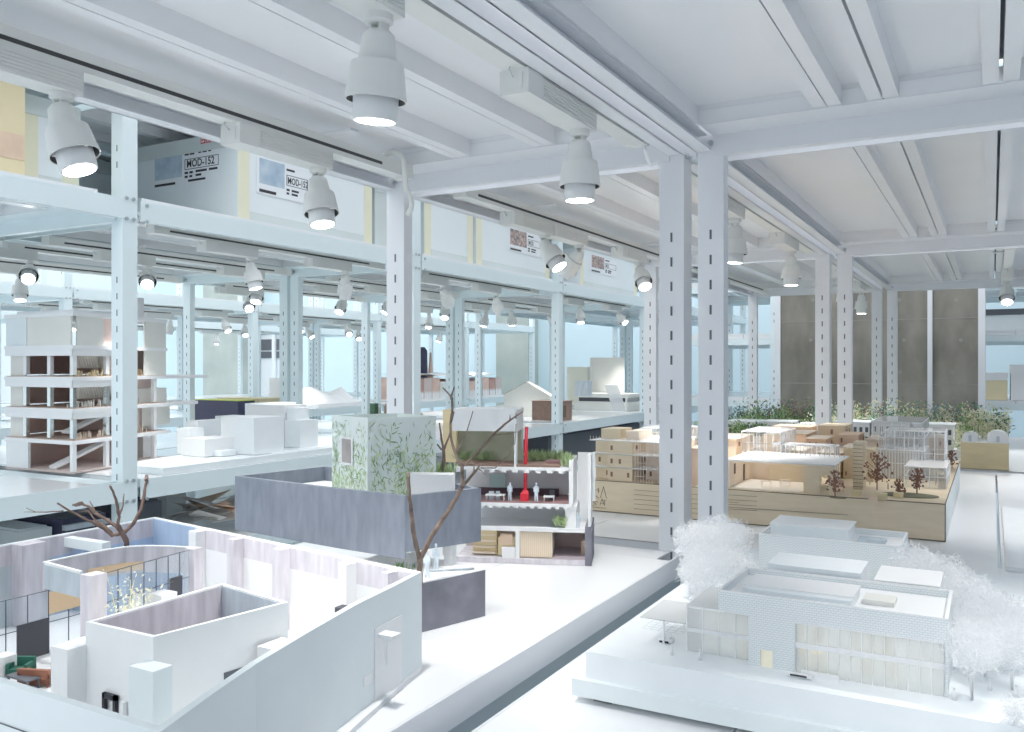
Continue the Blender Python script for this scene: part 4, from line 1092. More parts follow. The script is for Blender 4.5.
# olive ovals, laser trees, little crates and people
def ellipse(cx, cy, rx, ry, z, name, mt):
    m = MB(); n = 32
    m._add([(cx+rx*math.cos(2*math.pi*k/n), cy+ry*math.sin(2*math.pi*k/n), z) for k in range(n)]+[(cx+rx*math.cos(2*math.pi*k/n), cy+ry*math.sin(2*math.pi*k/n), z-.0012) for k in range(n)], [tuple(range(n))]+[(k, n+k, n+(k+1)%n, (k+1)%n) for k in range(n)], 0)
    return m.build(name, mt, D)
ellipse(-.165, 2.155, .062, .040, T0+.0012, 'oval_lawn', oval)
p = onZ(838, 498, T0); ellipse(p.x, p.y, .018, .010, T0+.0012, 'oval_lawn', oval)
def laser_tree(px, py, h, name='laser_tree', w_=.5, n=170):
    n = int(n*.62)
    b = onZ(px, py, T0+.001); m = MB(); m.bar(b, b+Vector((0,0,h*.5)), .0026)
    for k in range(n):
        t_ = random.random(); side = random.choice((-1, 1)); vert = random.random() < .35
        zz = h*(.22+.78*t_); wmax = h*w_*(1-abs(t_-.3)*.9)
        d = Vector((side*random.random()*wmax*.9, random.uniform(-.3,.3)*wmax, 0)) if not vert else Vector((random.gauss(0,.1)*wmax, random.gauss(0,.1)*wmax, 0))
        q = b+Vector((0,0,zz))+d; r_ = random.uniform(.0012, .0026)
        m.box(q.x-r_, q.x+r_, q.y-.0008, q.y+.0008, q.z-r_, q.z+r_)
        if k % 3 == 0: m.bar(b+Vector((0,0,zz*.75)), q, .0012)
    return m.build(name, rust, D)
laser_tree(877, 490, .088, w_=.46); laser_tree(899, 495, .036, w_=.5, n=80); laser_tree(917, 494, .058, w_=.42, n=130); laser_tree(835, 497, .058, w_=.42, n=130)
b = onZ(952, 464, T0); laser_tree(952, 468, .05, w_=.4, n=100); laser_tree(937, 450, .04, w_=.8, n=90); laser_tree(910, 452, .035, w_=.8, n=60)
laser_tree(700, 468, .09, w_=.3, n=80)
for px, py, s_ in ((856, 496, .013), (873, 501, .012), (880, 500, .017), (898, 498, .013)):
    b = onZ(px, py, T0); MB().box(b.x-s_*.75, b.x+s_*.75, b.y, b.y+s_*1.4, T0, T0+s_*.8).build('wooden_crate', woodo if py in (501,) else woodb, D)
m = MB()
for k in range(26):
    px = random.uniform(862, 950); py = random.uniform(478, 494); b = onZ(px, py, T0); m = MB()
    m.box(b.x-.0011, b.x+.0011, b.y-.0006, b.y+.0006, T0, T0+.011); m.blob((b.x, b.y, T0+.0125), .0014, 0, seg=6)
    if k < 14: m.build('tiny_figure', woodo if k % 2 else rust, D)
b = onZ(841, 492, T0); m = MB().box(b.x-.006, b.x-.004, b.y-.001, b.y, T0, T0+.026).box(b.x+.004, b.x+.006, b.y-.001, b.y, T0, T0+.026).box(b.x-.006, b.x+.006, b.y-.001, b.y, T0+.012, T0+.028); m.build('wooden_figure', woodo, D)

# ================= model E: gardens before the concrete pillar =================
E = thing('garden_terrace_model', 'white terrace houses model overgrown with tall green and pale plants', 'architectural model', (-.50, 4.2, -.3745), 'architectural models')
MB().box(-1.24, -.03, 3.98, 5.1, -.3745, -.3445).build('base_board', white, E)
MB().box(-1.24, -.60, 3.90, 3.975, -.3745, -.3145).build('terrace_block', woodp, E)
gm = [green1, green3, green2, yell, cream, mat('leaf_teal', (.20, .42, .40), .7, .15, 30), mat('leaf_rust', (.22, .11, .08), .7, .15, 30)]
def plants(x0, x1, y0, y1, z, n, h, pal, parent, name='plant_clump', wd=.0065):
    ms = {}
    for k in range(n*2):
        x = random.uniform(x0, x1); y = random.uniform(y0, y1); hh = h*random.uniform(.45, 1.1)
        i = random.choice(pal)
        mb = ms.setdefault(i, MB())
        mb.bar((x, y, z), (x+random.gauss(0,.006), y, z+hh*.7), .002)
        for j in range(9):
            t_ = random.uniform(.15, 1)
            mb.leaf((x+random.gauss(0,.008), y+random.gauss(0,.008), z+hh*t_), (random.gauss(0,.012), random.gauss(0,.008), random.uniform(-.004,.020)), wd*random.uniform(.6,1.3))
    for i, mb in ms.items(): mb.build(name, gm[i], parent)
zb2 = -.344
for k in range(8):
    xa = -1.22+k*.148
    left = k < 3
    plants(xa, xa+.15, 4.55, 5.05, zb2, 50, .15 if left else .16, (1,1,0,2,6) if left else (1,0,3,4,5,6), E)
    plants(xa, xa+.15, 4.25, 4.5, zb2, 34, .11 if not left else .09, (1,0,2,2) if left else (4,3,4,5,2), E)
# low white houses among the plants
for k, (x0, x1, y0, h) in enumerate(((-1.10,-.95,4.10,.080),(-.93,-.80,4.06,.085),(-.78,-.62,4.10,.075),(-.60,-.46,4.0,.098),(-.45,-.30,4.0,.105),(-.29,-.14,4.0,.098))):
    o = MB().box(x0, x1, y0, y0+.16, zb2, zb2+h).build('terrace_house', white, E)
    MB().box(x0-.006, x1+.006, y0-.006, y0+.166, zb2+h, zb2+h+.004).build('house_roof', foam, o)
    wm = MB(); n = 6
    for c in range(n):
        xx = x0+(x1-x0)*(c+.5)/n
        for r in range(2): wm.box(xx-.006, xx+.006, y0-.0012, y0+.001, zb2+h*(.18+.42*r), zb2+h*(.40+.42*r))
    wm.build('house_window', darkg, o)
for k in range(5):
    x = -.58+k*.11; plants(x, x+.05, 3.985, 3.998, zb2, 5, .05, (3,4,2), E, wd=.006)
plants(-1.22, -.62, 3.91, 3.97, -.3145, 90, .055, (0,1,2,2), E, wd=.008)
E2 = thing('planted_box_model', 'yellow plywood box model with two white domed huts under dark plants', 'architectural model', (-.02, 3.75, -.3745), 'architectural models')
MB().box(-.10, .053, 3.57, 3.93, -.3745, -.2785).build('plywood_box', woodb, E2)
MB().box(-.1005, .0535, 3.5692, 3.571, -.3745, -.3730).build('burnt_edge', woodd, E2)
MB().box(-.0985, .0515, 3.572, 3.928, -.2785, -.277).build('top_board', white, E2)
for px in (970, 998):
    c = onY(px, 443, 3.60); m = MB(); r_ = .026 if px < 980 else .034; n = 12
    prof = [(r_*math.cos(math.pi*k/n), .014+r_*.8*math.sin(math.pi*k/n)) for k in range(n+1)]
    prof = [(r_, 0)] + prof + [(-r_, 0)]
    vs = [(c.x+a, 3.60, -.277+b) for a, b in prof] + [(c.x+a, 3.70, -.277+b) for a, b in prof]; nn = len(prof)
    m._add(vs, [tuple(reversed(range(nn))), tuple(range(nn, 2*nn))] + [(k, (k+1)%nn, nn+(k+1)%nn, nn+k) for k in range(nn)], 0)
    o = m.build('domed_hut', white, E2)
    MB().box(c.x-.005, c.x+.005, 3.598, 3.5995, -.276, -.255).build('hut_door', greyc, o)
for xa in (-.095, -.045, .005): plants(xa, xa+.05, 3.72, 3.90, -.277, 20, .11, (1,0,3,4,4,3), E2)
plants(-.095, -.06, 3.60, 3.7, -.277, 8, .05, (3,0,2), E2, wd=.008)
# ================= model F: white brick building on a stepped base =================
ZF = -.4145; GF = -.353
Fm = thing('white_brick_building_model', 'white brick gallery building model on a stepped white base, lower right foreground', 'architectural model', (-.15, 1.3, ZF), 'architectural models')
MB().box(-.4545, .215, .972, 1.69, -.4065, -.386).build('base_plinth', whitec, Fm)
m = MB()
for x in (-.42, -.1, .18):
    for y in (1.0, 1.66): m.box(x-.012, x+.012, y-.012, y+.012, ZF, -.4065)
m.build('base_foot', darkg, Fm)
MB().box(-.4395, .21, .981, 1.685, -.386, GF).build('base_block', foam, Fm)
m = MB()
for i in range(6): m.box(-.412+i*.011, -.4115+i*.011, 1.105, 1.150, GF, GF+.0003)
for i in range(5): m.box(-.412, -.357, 1.105+i*.011, 1.1055+i*.011, GF, GF+.0003)
m.build('paving_lines', greyc, Fm)
def bldg(x0, x1, y0, y1, z1, win, glass_left):
    r = None
    zt_ = z1
    if win:
        yb0, zcut = y0, GF
        # front wall pieces around the long window strip, and over the glass corner
        xa, xb, xd0, xd1 = -.252, -.198, -.238, -.224
        zw1 = GF+.058
        fr = MB()
        fr.box(x0, x1, y0, y0+.004, zw1, zt_); fr.box(xa, xd0, y0, y0+.004, GF, zw1); fr.box(xd1, xb, y0, y0+.004, GF, zw1); fr.box(xd0, xd1, y0, y0+.004, GF+.020, zw1)
        fr.box(x1-.0035, x1, y0, y0+.004, GF, zw1)
        r = fr.build('brick_front', brick, Fm)
        MB().box(xd0, xd1, y0+.003, y0+.005, GF, GF+.020).build('lit_door', yellow_in, r)
        MB().box(xb, x1-.0035, y0+.0012, y0+.002, GF, zw1).build('window_glazing', filmw, r)
        mu = MB(); n = 13
        for k in range(n+1):
            x = xb+(x1-.0035-xb)*k/n; mu.box(x-.0004, x+.0004, y0, y0+.0012, GF, GF+.030); mu.box(x-.0004, x+.0004, y0, y0+.0012, GF+.034, zw1)
        mu.box(xb, x1-.0035, y0-.0004, y0+.0015, GF+.029, GF+.035); mu.box(xb, x1-.0035, y0-.0002, y0+.0015, zw1-.0015, zw1)
        mu.build('mullions', white, r)
        inn = MB()
        for k, (a, b, lo, hi) in enumerate(((.0,.045,.36,.95),(.10,.18,.36,.95),(.39,.42,.40,.90),(.49,.53,.40,.88),(.58,.64,.40,.88),(.02,.07,.08,.42),(.10,.19,.08,.42),(.44,.52,.1,.38),(.62,.7,.1,.36))):
            xx0 = xb+(x1-xb)*a; xx1 = xb+(x1-xb)*b; inn.box(xx0, xx1, y0+.012, y0+.014, GF+(zw1-GF)*lo, GF+(zw1-GF)*hi)
        inn.build('lit_interior', yellow_in, r)
        MB().box(xb, x1-.005, y0+.03, y0+.032, GF, zw1).build('inner_wall', gloww, r)
        MB().box(xb+.002, x1-.005, y0+.003, y0+.03, GF+.030, GF+.033).build('inner_floor', gloww, r)
        MB().box(-.190, -.150, y0-.012, y0-.004, GF, GF+.006).build('long_bench', white, Fm)
        m = MB(); m.box(-.205, -.176, y0-.020, y0-.014, GF+.002, GF+.005); m.box(-.200, -.182, y0-.0205, y0-.0200, GF+.0025, GF+.0045, 1); m.build('toy_car', [white, black], Fm)
    else:
        r = MB().box(x0, x1, y0, y0+.004, GF+.006, zt_).build('brick_front', brick, Fm)
        MB().box(x0+.002, x1-.002, y0+.006, y0+.008, GF, GF+.008).build('lit_interior', yellow_in, r)
    MB().box(x0, x0+.004, y0+.0042, y1-.0042, GF+(.0 if not win else .058), zt_).build('brick_side', brick, Fm)
    MB().box(x1-.004, x1, y0+.0042, y1-.0042, GF, zt_).build('brick_side', brick2, Fm)
    MB().box(x0, x1, y1-.004, y1, GF, zt_).build('brick_back', brick, Fm)
    MB().box(x0+.004, x1-.004, y0+.004, y1-.004, zt_-.010, zt_-.008).build('roof', white, Fm)
    m = MB(); m.loop([(x0-.0004,y0-.0004),(x1+.0004,y0-.0004),(x1+.0004,y1+.0004),(x0-.0004,y1+.0004)], .0035, zt_, zt_+.0012); m.build('parapet_cap', white, Fm)
    return r
X0, X1, Y0, Y1, Z1 = -.288, -.041, 1.031, 1.165, -.270
bldg(X0, X1, Y0, Y1, Z1, True, True)
# frosted roof volume with a skylight
MB().box(-.262, -.139, Y0+.010, Y0+.085, Z1-.008, Z1+.004).build('roof_volume', foam, Fm)
MB().box(-.263, -.138, Y0+.024, Y0+.086, Z1+.0042, Z1+.0056).build('roof_volume_top', white, Fm)
MB().box(-.132, -.098, Y0+.052, Y0+.085, Z1-.008, Z1-.002).build('skylight', ivory, Fm)
MB().box(-.130, -.055, 1.170, 1.26, GF, Z1+.002).build('rear_wing', white, Fm)
MB().box(-.262, -.145, 1.170, 1.25, GF, Z1+.008).build('rear_volume', foam, Fm)
# glass corner hall and canopy at the left
g = MB(); gx0, gx1, gy0, gy1, gz = -.332, -.253, 1.046, 1.150, -.298
g.box(gx0, gx1, gy0, gy0+.001, GF, gz); g.box(gx0, gx0+.001, gy0+.001, gy1, GF, gz); g.box(gx0, X0-.001, gy0, gy1, gz, gz+.001); go = g.build('glass_hall', filmw, Fm)
m = MB()
for x in (gx0, gx0+.02, gx0+.04, gx0+.06, gx1-.002): m.box(x, x+.0012, gy0-.0008, gy0, GF, gz)
m.box(gx0, gx1, gy0-.001, gy0, gz-.0015, gz+.001); m.box(gx0, gx1, gy0-.001, gy0, GF+.024, GF+.029); m.build('glass_hall_frame', white, go)
MB().box(gx0+.028, gx0+.034, gy0+.02, gy0+.022, GF+.030, gz-.004).box(gx0+.066, gx0+.072, gy0+.01, gy0+.012, GF, GF+.022).build('lit_interior', yellow_in, go)
MB().box(gx0+.01, gx1, gy0+.025, gy0+.027, GF, gz-.002).build('inner_wall', gloww, go)
cz0 = GF+.030; m = MB().box(-.395, gx0-.002, 1.052, 1.145, cz0, cz0+.0015); co = m.build('entrance_canopy', filmw, Fm)
m = MB()
for x, y in ((-.365, 1.056), (-.365, 1.14), (-.39, 1.14)): m.box(x-.0012, x+.0012, y-.0012, y+.0012, GF, cz0)
m.build('canopy_post', white, co)
m = MB(); c = onZ(667, 641, GF+.004); m.box(c.x-.012, c.x+.006, c.y, c.y+.012, GF+.002, GF+.006); m.box(c.x-.007, c.x+.003, c.y+.001, c.y+.011, GF+.006, GF+.010); m.box(c.x-.010, c.x+.002, c.y-.0006, c.y, GF+.001, GF+.0035, 1); m.build('toy_car', [white, black], Fm)
# second building
bldg(-.328, -.119, 1.410, 1.535, -.270, False, False)
MB().box(-.312, -.195, 1.425, 1.505, -.278, -.255).build('roof_volume', foam, Fm)
MB().box(-.314, -.193, 1.423, 1.507, -.2548, -.2530).build('roof_volume_top', white, Fm)
MB().box(-.185, -.145, 1.46, 1.485, -.278, -.272).build('skylight', greyc, Fm)
# fluffy white trees of fine wire
def fluff(x, y, r, h, n, name='wire_tree', sq=1.0, dens=1.0, seed=0, trunk=True, mt=None, wd=.0035):
    rg = random.Random(seed*7+3); m = MB()
    if trunk:
        for k in range(9):
            a = rg.uniform(0, 6.28); e = Vector((x+math.cos(a)*r*.5*rg.random(), y+math.sin(a)*r*.5*rg.random(), GF+h*rg.uniform(.5,.8)))
            m.tube([(x, y, GF), (x+rg.gauss(0,.001), y, GF+h*.32), e], [.0016, .0012, .0006], 5)
        t_ = m.build('wire_trunk', white, Fm)
    f = MB()
    st = random.getstate(); random.seed(seed)
    for k in range(int(n*dens*2.6)):
        while True:
            v = Vector((rg.uniform(-1,1), rg.uniform(-1,1), rg.uniform(-1,1)))
            if v.length <= 1: break
        rad = .35+.65*rg.random()
        v = v.normalized()*rad
        c = Vector((x+v.x*r, y+v.y*r, GF+h-r*sq*.9+v.z*r*sq))
        f.leaf(c, (rg.gauss(0,.0042), rg.gauss(0,.0042), rg.gauss(0,.0042)), wd*.42)
    random.setstate(st)
    return f.build(name, mt or ghost, Fm)
def tree_px(px, pyb, pyt, wpx, seed, n=900, **k):
    b = onZ(px, pyb, GF); zd = proj(b)[2]; h = (pyb-pyt)/F*zd; r = wpx/2/F*zd
    return fluff(b.x, b.y, r, h, n, seed=seed, sq=min(1.0, h*.42/r), **k)
tree_px(696, 590, 522, 48, 1, 1700); tree_px(722, 578, 517, 50, 2, 1700); tree_px(708, 602, 545, 52, 3, 1300); tree_px(737, 572, 522, 34, 4, 900); tree_px(690, 596, 560, 26, 5, 500); tree_px(728, 590, 548, 34, 12, 800); tree_px(700, 622, 588, 20, 6, 250); tree_px(745, 585, 556, 26, 7, 400)
tree_px(846, 585, 543, 36, 8, 420); tree_px(860, 580, 556, 30, 9, 260)
tree_px(914, 612, 546, 50, 10, 1500); tree_px(942, 618, 556, 60, 11, 1700); tree_px(968, 632, 574, 60, 13, 1500); tree_px(996, 652, 594, 62, 14, 1500); tree_px(930, 624, 578, 36, 15, 500)
tree_px(972, 700, 620, 58, 16, 1300, wd=.0028); tree_px(1012, 690, 618, 56, 17, 1100, wd=.0028); tree_px(960, 668, 608, 34, 18, 500); tree_px(1010, 668, 610, 50, 19, 900); tree_px(985, 676, 612, 60, 20, 900); tree_px(1016, 726, 700, 30, 21, 250)
for k, (px, py) in enumerate(((954, 700), (1016, 697), (990, 690), (700, 660), (672, 655))):
    c = onZ(px, py, GF); MB().tube([c, c+Vector((0, 0, .010))], [.0028, .0012], 6).blob((c.x, c.y, GF+.0122), .0018, seg=6).build('tiny_figure', white, Fm)

# flat white tray on the shelf behind
tr = thing('white_tray', 'flat white tray on the shelf at the far right edge behind the fluffy trees', 'tray', (.09, 2.2, -.3745))
MB().box(.022, .24, 1.82, 2.62, -.3745, -.3715).build('tray_board', foam, tr)
MB().box(.022, .028, 1.82, 2.62, -.3715, -.366).box(.028, .24, 1.82, 1.826, -.3715, -.366).build('tray_rim', white, tr)

# ================= aisle row: office block model and foam block model =================
ZL = LZ + .0006
G = thing('office_section_model', 'tall brown and white office building model with open floors, behind the left aisle post', 'architectural model', (-2.75, 1.98, ZL), 'architectural models')
gc = onZ(73, 475, ZL); ge = onZ(166, 459, ZL); gl = onZ(6, 469, ZL)
gc = Vector((gc.x, gc.y)); ge = Vector((ge.x, ge.y)); gl = Vector((gl.x, gl.y))
er = (ge-gc); LR = er.length; er.normalize(); el = (gl-gc); LL = el.length; el.normalize()
def gp(u, v): q = gc + er*u + el*v; return (q.x, q.y)      # u along the right face, v along the left face
def gbox(u0, u1, v0, v1, z0, z1, mt, name, par=G):
    return MB().prism([gp(u0,v0), gp(u1,v0), gp(u1,v1), gp(u0,v1)], z0, z1).build(name, mt, par)
def gz(py): return (366-py)/F*2.78
fl_ = [gz(474), gz(441), gz(409), gz(377), gz(345), gz(312)]
slab_ext = [0, .02, .20, .27, .0, .0]
gbox(0, LR, 0, LL, fl_[0], fl_[0]+.006, pinkl, 'ground_floor')
for k in range(1, 6):
    gbox(-.008, LR+slab_ext[k], -.008, LL, fl_[k]-.012, fl_[k], white, 'floor_slab')
    if k < 4: gbox(.0, LR, .0, LL-.0, fl_[k], fl_[k]+.002, mat('floor_brown', (.56, .41, .34), .6) if 'floor_brown' not in MATS else MATS['floor_brown'], 'floor_finish')
for k in range(0, 4):
    z0_, z1_ = fl_[k]+.006, fl_[k+1]-.012
    gbox(.30*LR+.15, .30*LR+.156, .02, LL, z0_, z1_, pinkb, 'cross_wall')
    gbox(.03, LR, LL-.02, LL-.012, z0_, z1_, pinkb, 'back_wall')
    gbox(LR-.07, LR-.0, .06, LL-.02, z0_, z1_, pinkl if k > 1 else white, 'end_block')
    if k > 0:
        gbox(LR-.14, LR-.075, .05, .058, z0_, z1_, pinkl, 'partition')
    # columns
    cols = [(.004, .004), (LR*.33, .004), (LR*.62, .004), (LR*.86, .004)] + ([(.004, LL*.34), (.004, LL*.70)] if k else [])
    for u, v in cols: gbox(u, u+.016, v, v+.016, z0_, z1_, mirror if (k in (1, 2) and u < .3) else white, 'column')
    if k: gbox(-.004, LR*.55, -.002, .003, z1_-.022, z1_, white, 'edge_beam'); gbox(-.004, .0, -.002, LL, z1_-.022, z1_, white, 'edge_beam')
gbox(.0, .012, LL*.66, LL, fl_[0]+.006, fl_[1]-.012, white, 'end_wall')
for k in (1, 2, 3, 4): gbox(.02, .03, LL*.78, LL, fl_[k], fl_[k+1]-.012, white if k > 3 else ivory, 'end_wall')
# stair and leaning timbers
m = MB(); a0 = gp(.03, LL*.40); a1 = gp(LR*.42, LL*.15)
m.bar((a0[0], a0[1], fl_[0]+.01), (a1[0], a1[1], fl_[1]-.02), .05, 0, .008); m.build('stair_flight', white, G)
a0 = gp(.06, LL*.30); a1 = gp(LR*.55, LL*.15); m = MB().bar((a0[0], a0[1], fl_[1]+.02), (a1[0], a1[1], fl_[2]-.01), .04, 0, .008); m.build('stair_flight', white, G)
for k in (2, 3):
    m = MB()
    for j in range(24):
        u = .03+j*(LR*.62/24); p = gp(u, .03); q = gp(u+.05, .06); z0_ = fl_[k]+.004; z1_ = fl_[k+1]-.016
        m.bar((p[0], p[1], z1_), (q[0], q[1], z0_+(z1_-z0_)*.3), .006, 0, .004)
    m.build('louvre_slats', ivory, G)
for k in (1, 2, 3):
    m = MB()
    for j in range(70):
        u = random.uniform(.02, LR*.8); v = random.uniform(.01, .06); p = gp(u, v); z0_ = fl_[k]+.002; h_ = random.uniform(.008, .024)
        m.bar((p[0], p[1], z0_), (p[0], p[1], z0_+h_), .003)
    m.build('desk_rows', [woodp, ivory, woodd][k-1] if k != 3 else woodb, G)
# big white upper storey panels
gbox(-.004, .004, LL*.02, LL*.66, fl_[4], fl_[5]-.012, ivory, 'upper_panel'); gbox(.0, .008, LL*.68, LL, fl_[4], fl_[5]-.012, whitec, 'upper_panel')
gbox(.02, LR*.30, .002, .008, fl_[4], fl_[5]-.012, ivory, 'upper_panel'); gbox(LR*.33, LR*.72, .03, .036, fl_[4], fl_[5]-.012, pinkb, 'upper_panel'); gbox(LR*.74, LR, .0, .006, fl_[4], fl_[5]-.012, ivory, 'upper_panel')
gbox(LR*.74, LR, .0, .006, fl_[3], fl_[4]-.012, ivory, 'upper_panel'); gbox(LR*.40, LR*.72, .03, .036, fl_[3], fl_[4]-.012, pinkb, 'partition')
gbox(.02, LR*.9, .02, LL*.9, fl_[5], fl_[5]+.010, white, 'roof'); gbox(LR*.62, LR*.80, .03, .12, fl_[5]+.01, fl_[5]+.075, white, 'roof_box')
gbox(LR*.66, LR+.05, .04, .10, fl_[2], fl_[2]+.055, ivory, 'side_block'); gbox(LR*.8, LR+.07, .04, .16, fl_[1]+.02, fl_[2]-.012, ivory, 'side_block')

H = thing('foam_city_block_model', 'pale foam model of stacked blank blocks on a grey board beside the printed leafy box', 'architectural model', (-2.6, 2.6, ZL), 'architectural models')
def foamblock(px0, px1, pyt, pyb, xf, depth, mt=foam, name='foam_block', zb_=None):
    """block standing on the board: front-left and front-right picture columns on plane x = xf"""
    a = onX(px0, pyb, xf); b = onX(px1, pyb, xf); z1_ = onX((px0+px1)/2, pyt, xf).z
    return MB().box(xf-depth, xf, a.y, b.y, zb_ if zb_ is not None else ZL+.024, z1_).build(name, mt, H)
MB().prism([(-2.55, 1.88), (-2.318, 1.88), (-2.318, 3.2), (-3.0, 3.2), (-3.0, 2.56), (-2.69, 2.52)], ZL, ZL+.022).build('base_board', whitec, H)
foamblock(254, 284, 417, 460, -2.36, .17); foamblock(284, 306, 405, 455, -2.50, .20, white); foamblock(262, 296, 403, 450, -2.72, .10); foamblock(300, 318, 420, 450, -2.40, .08); foamblock(296, 309, 408, 450, -2.45, .06)
foamblock(198, 232, 420, 455, -2.62, .06); foamblock(205, 238, 438, 458, -2.46, .12, white); foamblock(190, 204, 428, 456, -2.58, .07); foamblock(232, 250, 416, 450, -2.80, .10); foamblock(222, 236, 450, 460, -2.42, .05)
foamblock(272, 300, 458, 463, -2.345, .03); foamblock(300, 330, 450, 458, -2.35, .06)
m = MB()
for k in range(9):
    p = onX(286+k*2.2, 428, -2.499); m.box(-2.4995, -2.498, p.y-.002, p.y+.002, ZL+.04, ZL+.16)
m.build('facade_lines', greyc, H)
low = thing('low_white_slab_model', 'low white slab model lying on the aisle shelf behind the leafy box', 'architectural model', (-2.5, 3.55, ZL), 'architectural models')
MB().box(-2.75, -2.33, 3.34, 4.05, ZL, ZL+.03).build('slab', white, low); MB().box(-2.62, -2.36, 3.45, 3.95, ZL+.03, ZL+.055).build('upper_slab', ivory, low)

# ================= things farther back =================
def bgthing(name, label, cat, px, pyb, z_shelf, group=None):
    p = onZ(px, pyb, z_shelf); return thing(name, label, cat, (p.x, p.y, z_shelf), group), p
def simple_box(name, label, cat, xf, px0, px1, pyt, zb_, depth, mt, group=None, lidm=None):
    a = onX(px0, 366, xf-depth); b = onX(px1, 366, xf); z1_ = onX((px0+px1)/2, pyt, xf).z
    r = thing(name, label, cat, (xf-depth/2, (a.y+b.y)/2, zb_), group)
    MB().box(xf-depth, xf, a.y, b.y, zb_, z1_-.004).build('body', mt, r)
    MB().box(xf-depth-.004, xf+.004, a.y-.004, b.y+.004, z1_-.004, z1_).build('lid', lidm or mt, r)
    return r, a.y, b.y, z1_
simple_box('storage_box', 'dark navy box with a yellow-green lid, behind the office model', 'box', -3.20, 212, 238, 401, ZL, .30, navy, None, mat('lime_lid', (.62, .68, .10), .6))
simple_box('cardboard_box', 'tan cardboard box right of the dark navy box', 'box', -3.25, 240, 259, 399, ZL, .30, kraft)
r, ya, yb, zt_ = simple_box('block_model', 'small white block model with dark square openings, between far posts', 'architectural model', -3.50, 272, 285, 378, ZL+.0, .12, white, 'architectural models')
m = MB(); m.box(-3.4998, -3.498, ya+.02, ya+(yb-ya)*.42, zt_-.13, zt_-.04); m.box(-3.4998, -3.498, ya+(yb-ya)*.58, yb-.02, zt_-.13, zt_-.04); m.build('opening', darkg, r)
# gable house
def gable(label, xf, px0, px1, pye, pyr, depth, mt, roofm):
    a = onX(px0, 366, xf-depth); b = onX(px1, 366, xf); ze = onX((px0+px1)/2, pye, xf).z; zr_ = ze + .09
    r = thing('gable_house_model', label, 'architectural model', (xf-depth/2, (a.y+b.y)/2, ZL), 'architectural models')
    m = MB(); m.box(xf-depth, xf, a.y, b.y, ZL, ze)
    for y in (a.y, b.y): m._add([(xf-depth, y, ze), (xf, y, ze), (xf-depth/2, y, zr_)], [(0, 1, 2)], 0)
    m.build('walls', mt, r)
    m = MB(); xm = xf-depth/2
    m.quad((xf+.01, a.y-.01, ze-.004), (xf+.01, b.y+.01, ze-.004), (xm, b.y+.01, zr_+.004), (xm, a.y-.01, zr_+.004)); m.quad((xm, a.y-.01, zr_+.004), (xm, b.y+.01, zr_+.004), (xf-depth-.01, b.y+.01, ze-.004), (xf-depth-.01, a.y-.01, ze-.004))
    m.build('roof', roofm, r); return r
gable('cream gabled house model on the aisle shelf, left of the third aisle post', -2.62, 504, 553, 397, 390, .36, ivory, ivory)
r, ya, yb, zt_ = simple_box('hall_model', 'low dark brown hall model with an open front beside the third aisle post', 'architectural model', -2.40, 532, 572, 402, ZL, .22, brownf, 'architectural models')
MB().box(-2.3998, -2.398, ya+.05, yb-.25, ZL+.02, zt_-.03).build('open_front', woodd, r)
# white tower model with a colonnaded base
tw_ = thing('tower_model', 'white cubic tower model on a colonnaded base, left of the near post pair', 'architectural model', (-2.62, 6.2, ZL), 'architectural models')
xa = -2.45
a = onX(574, 400, xa-.45); b = onX(641, 400, xa); zb_ = onX(605, 396, xa).z
MB().box(xa-.45, xa, a.y, b.y, ZL, ZL+.07).build('base', ivory, tw_)
MB().box(xa-.43, xa-.03, a.y+.05, b.y-.05, ZL+.07, zb_-.03).build('dark_storey', darkg, tw_)
m = MB(); n = 16
for k in range(n+1):
    y = a.y+.02+(b.y-a.y-.04)*k/n; m.box(xa-.02, xa-.005, y-.012, y+.012, ZL+.07, zb_-.03)
m.build('colonnade', white, tw_); MB().box(xa-.45, xa+.005, a.y, b.y, zb_-.03, zb_).build('deck', ivory, tw_)
a = onX(590, 366, -2.9); b = onX(624, 366, -2.6); MB().box(-2.9, -2.6, a.y, b.y, zb_, onX(606, 357, -2.6).z).build('tower', ivory, tw_)
MB().box(-2.599, -2.595, a.y, b.y, zb_, onX(606, 357, -2.6).z-.002).build('tower_side', white, tw_)
a = onX(575, 366, -2.62); b = onX(592, 366, -2.52); MB().box(-2.62, -2.52, a.y, b.y, zb_, onX(583, 381, -2.52).z).build('low_block', greyc, tw_)
mm = MB(); p = onX(611, 385, -2.36); q = onX(620, 411, -2.36); mm.bar(p, q, .10, 0, .004); tag(mm.build('ramp_sheet', acryw, org=q), 'clear plastic strip leaning against the colonnaded tower model', 'plastic strip')
# cream villa left of tower
simple_box('villa_model', 'pale yellow low villa model behind the third aisle post', 'architectural model', -3.14, 567, 590, 367, ZL, .20, mat('villa_cream', (.84, .82, .68), .6), 'architectural models')
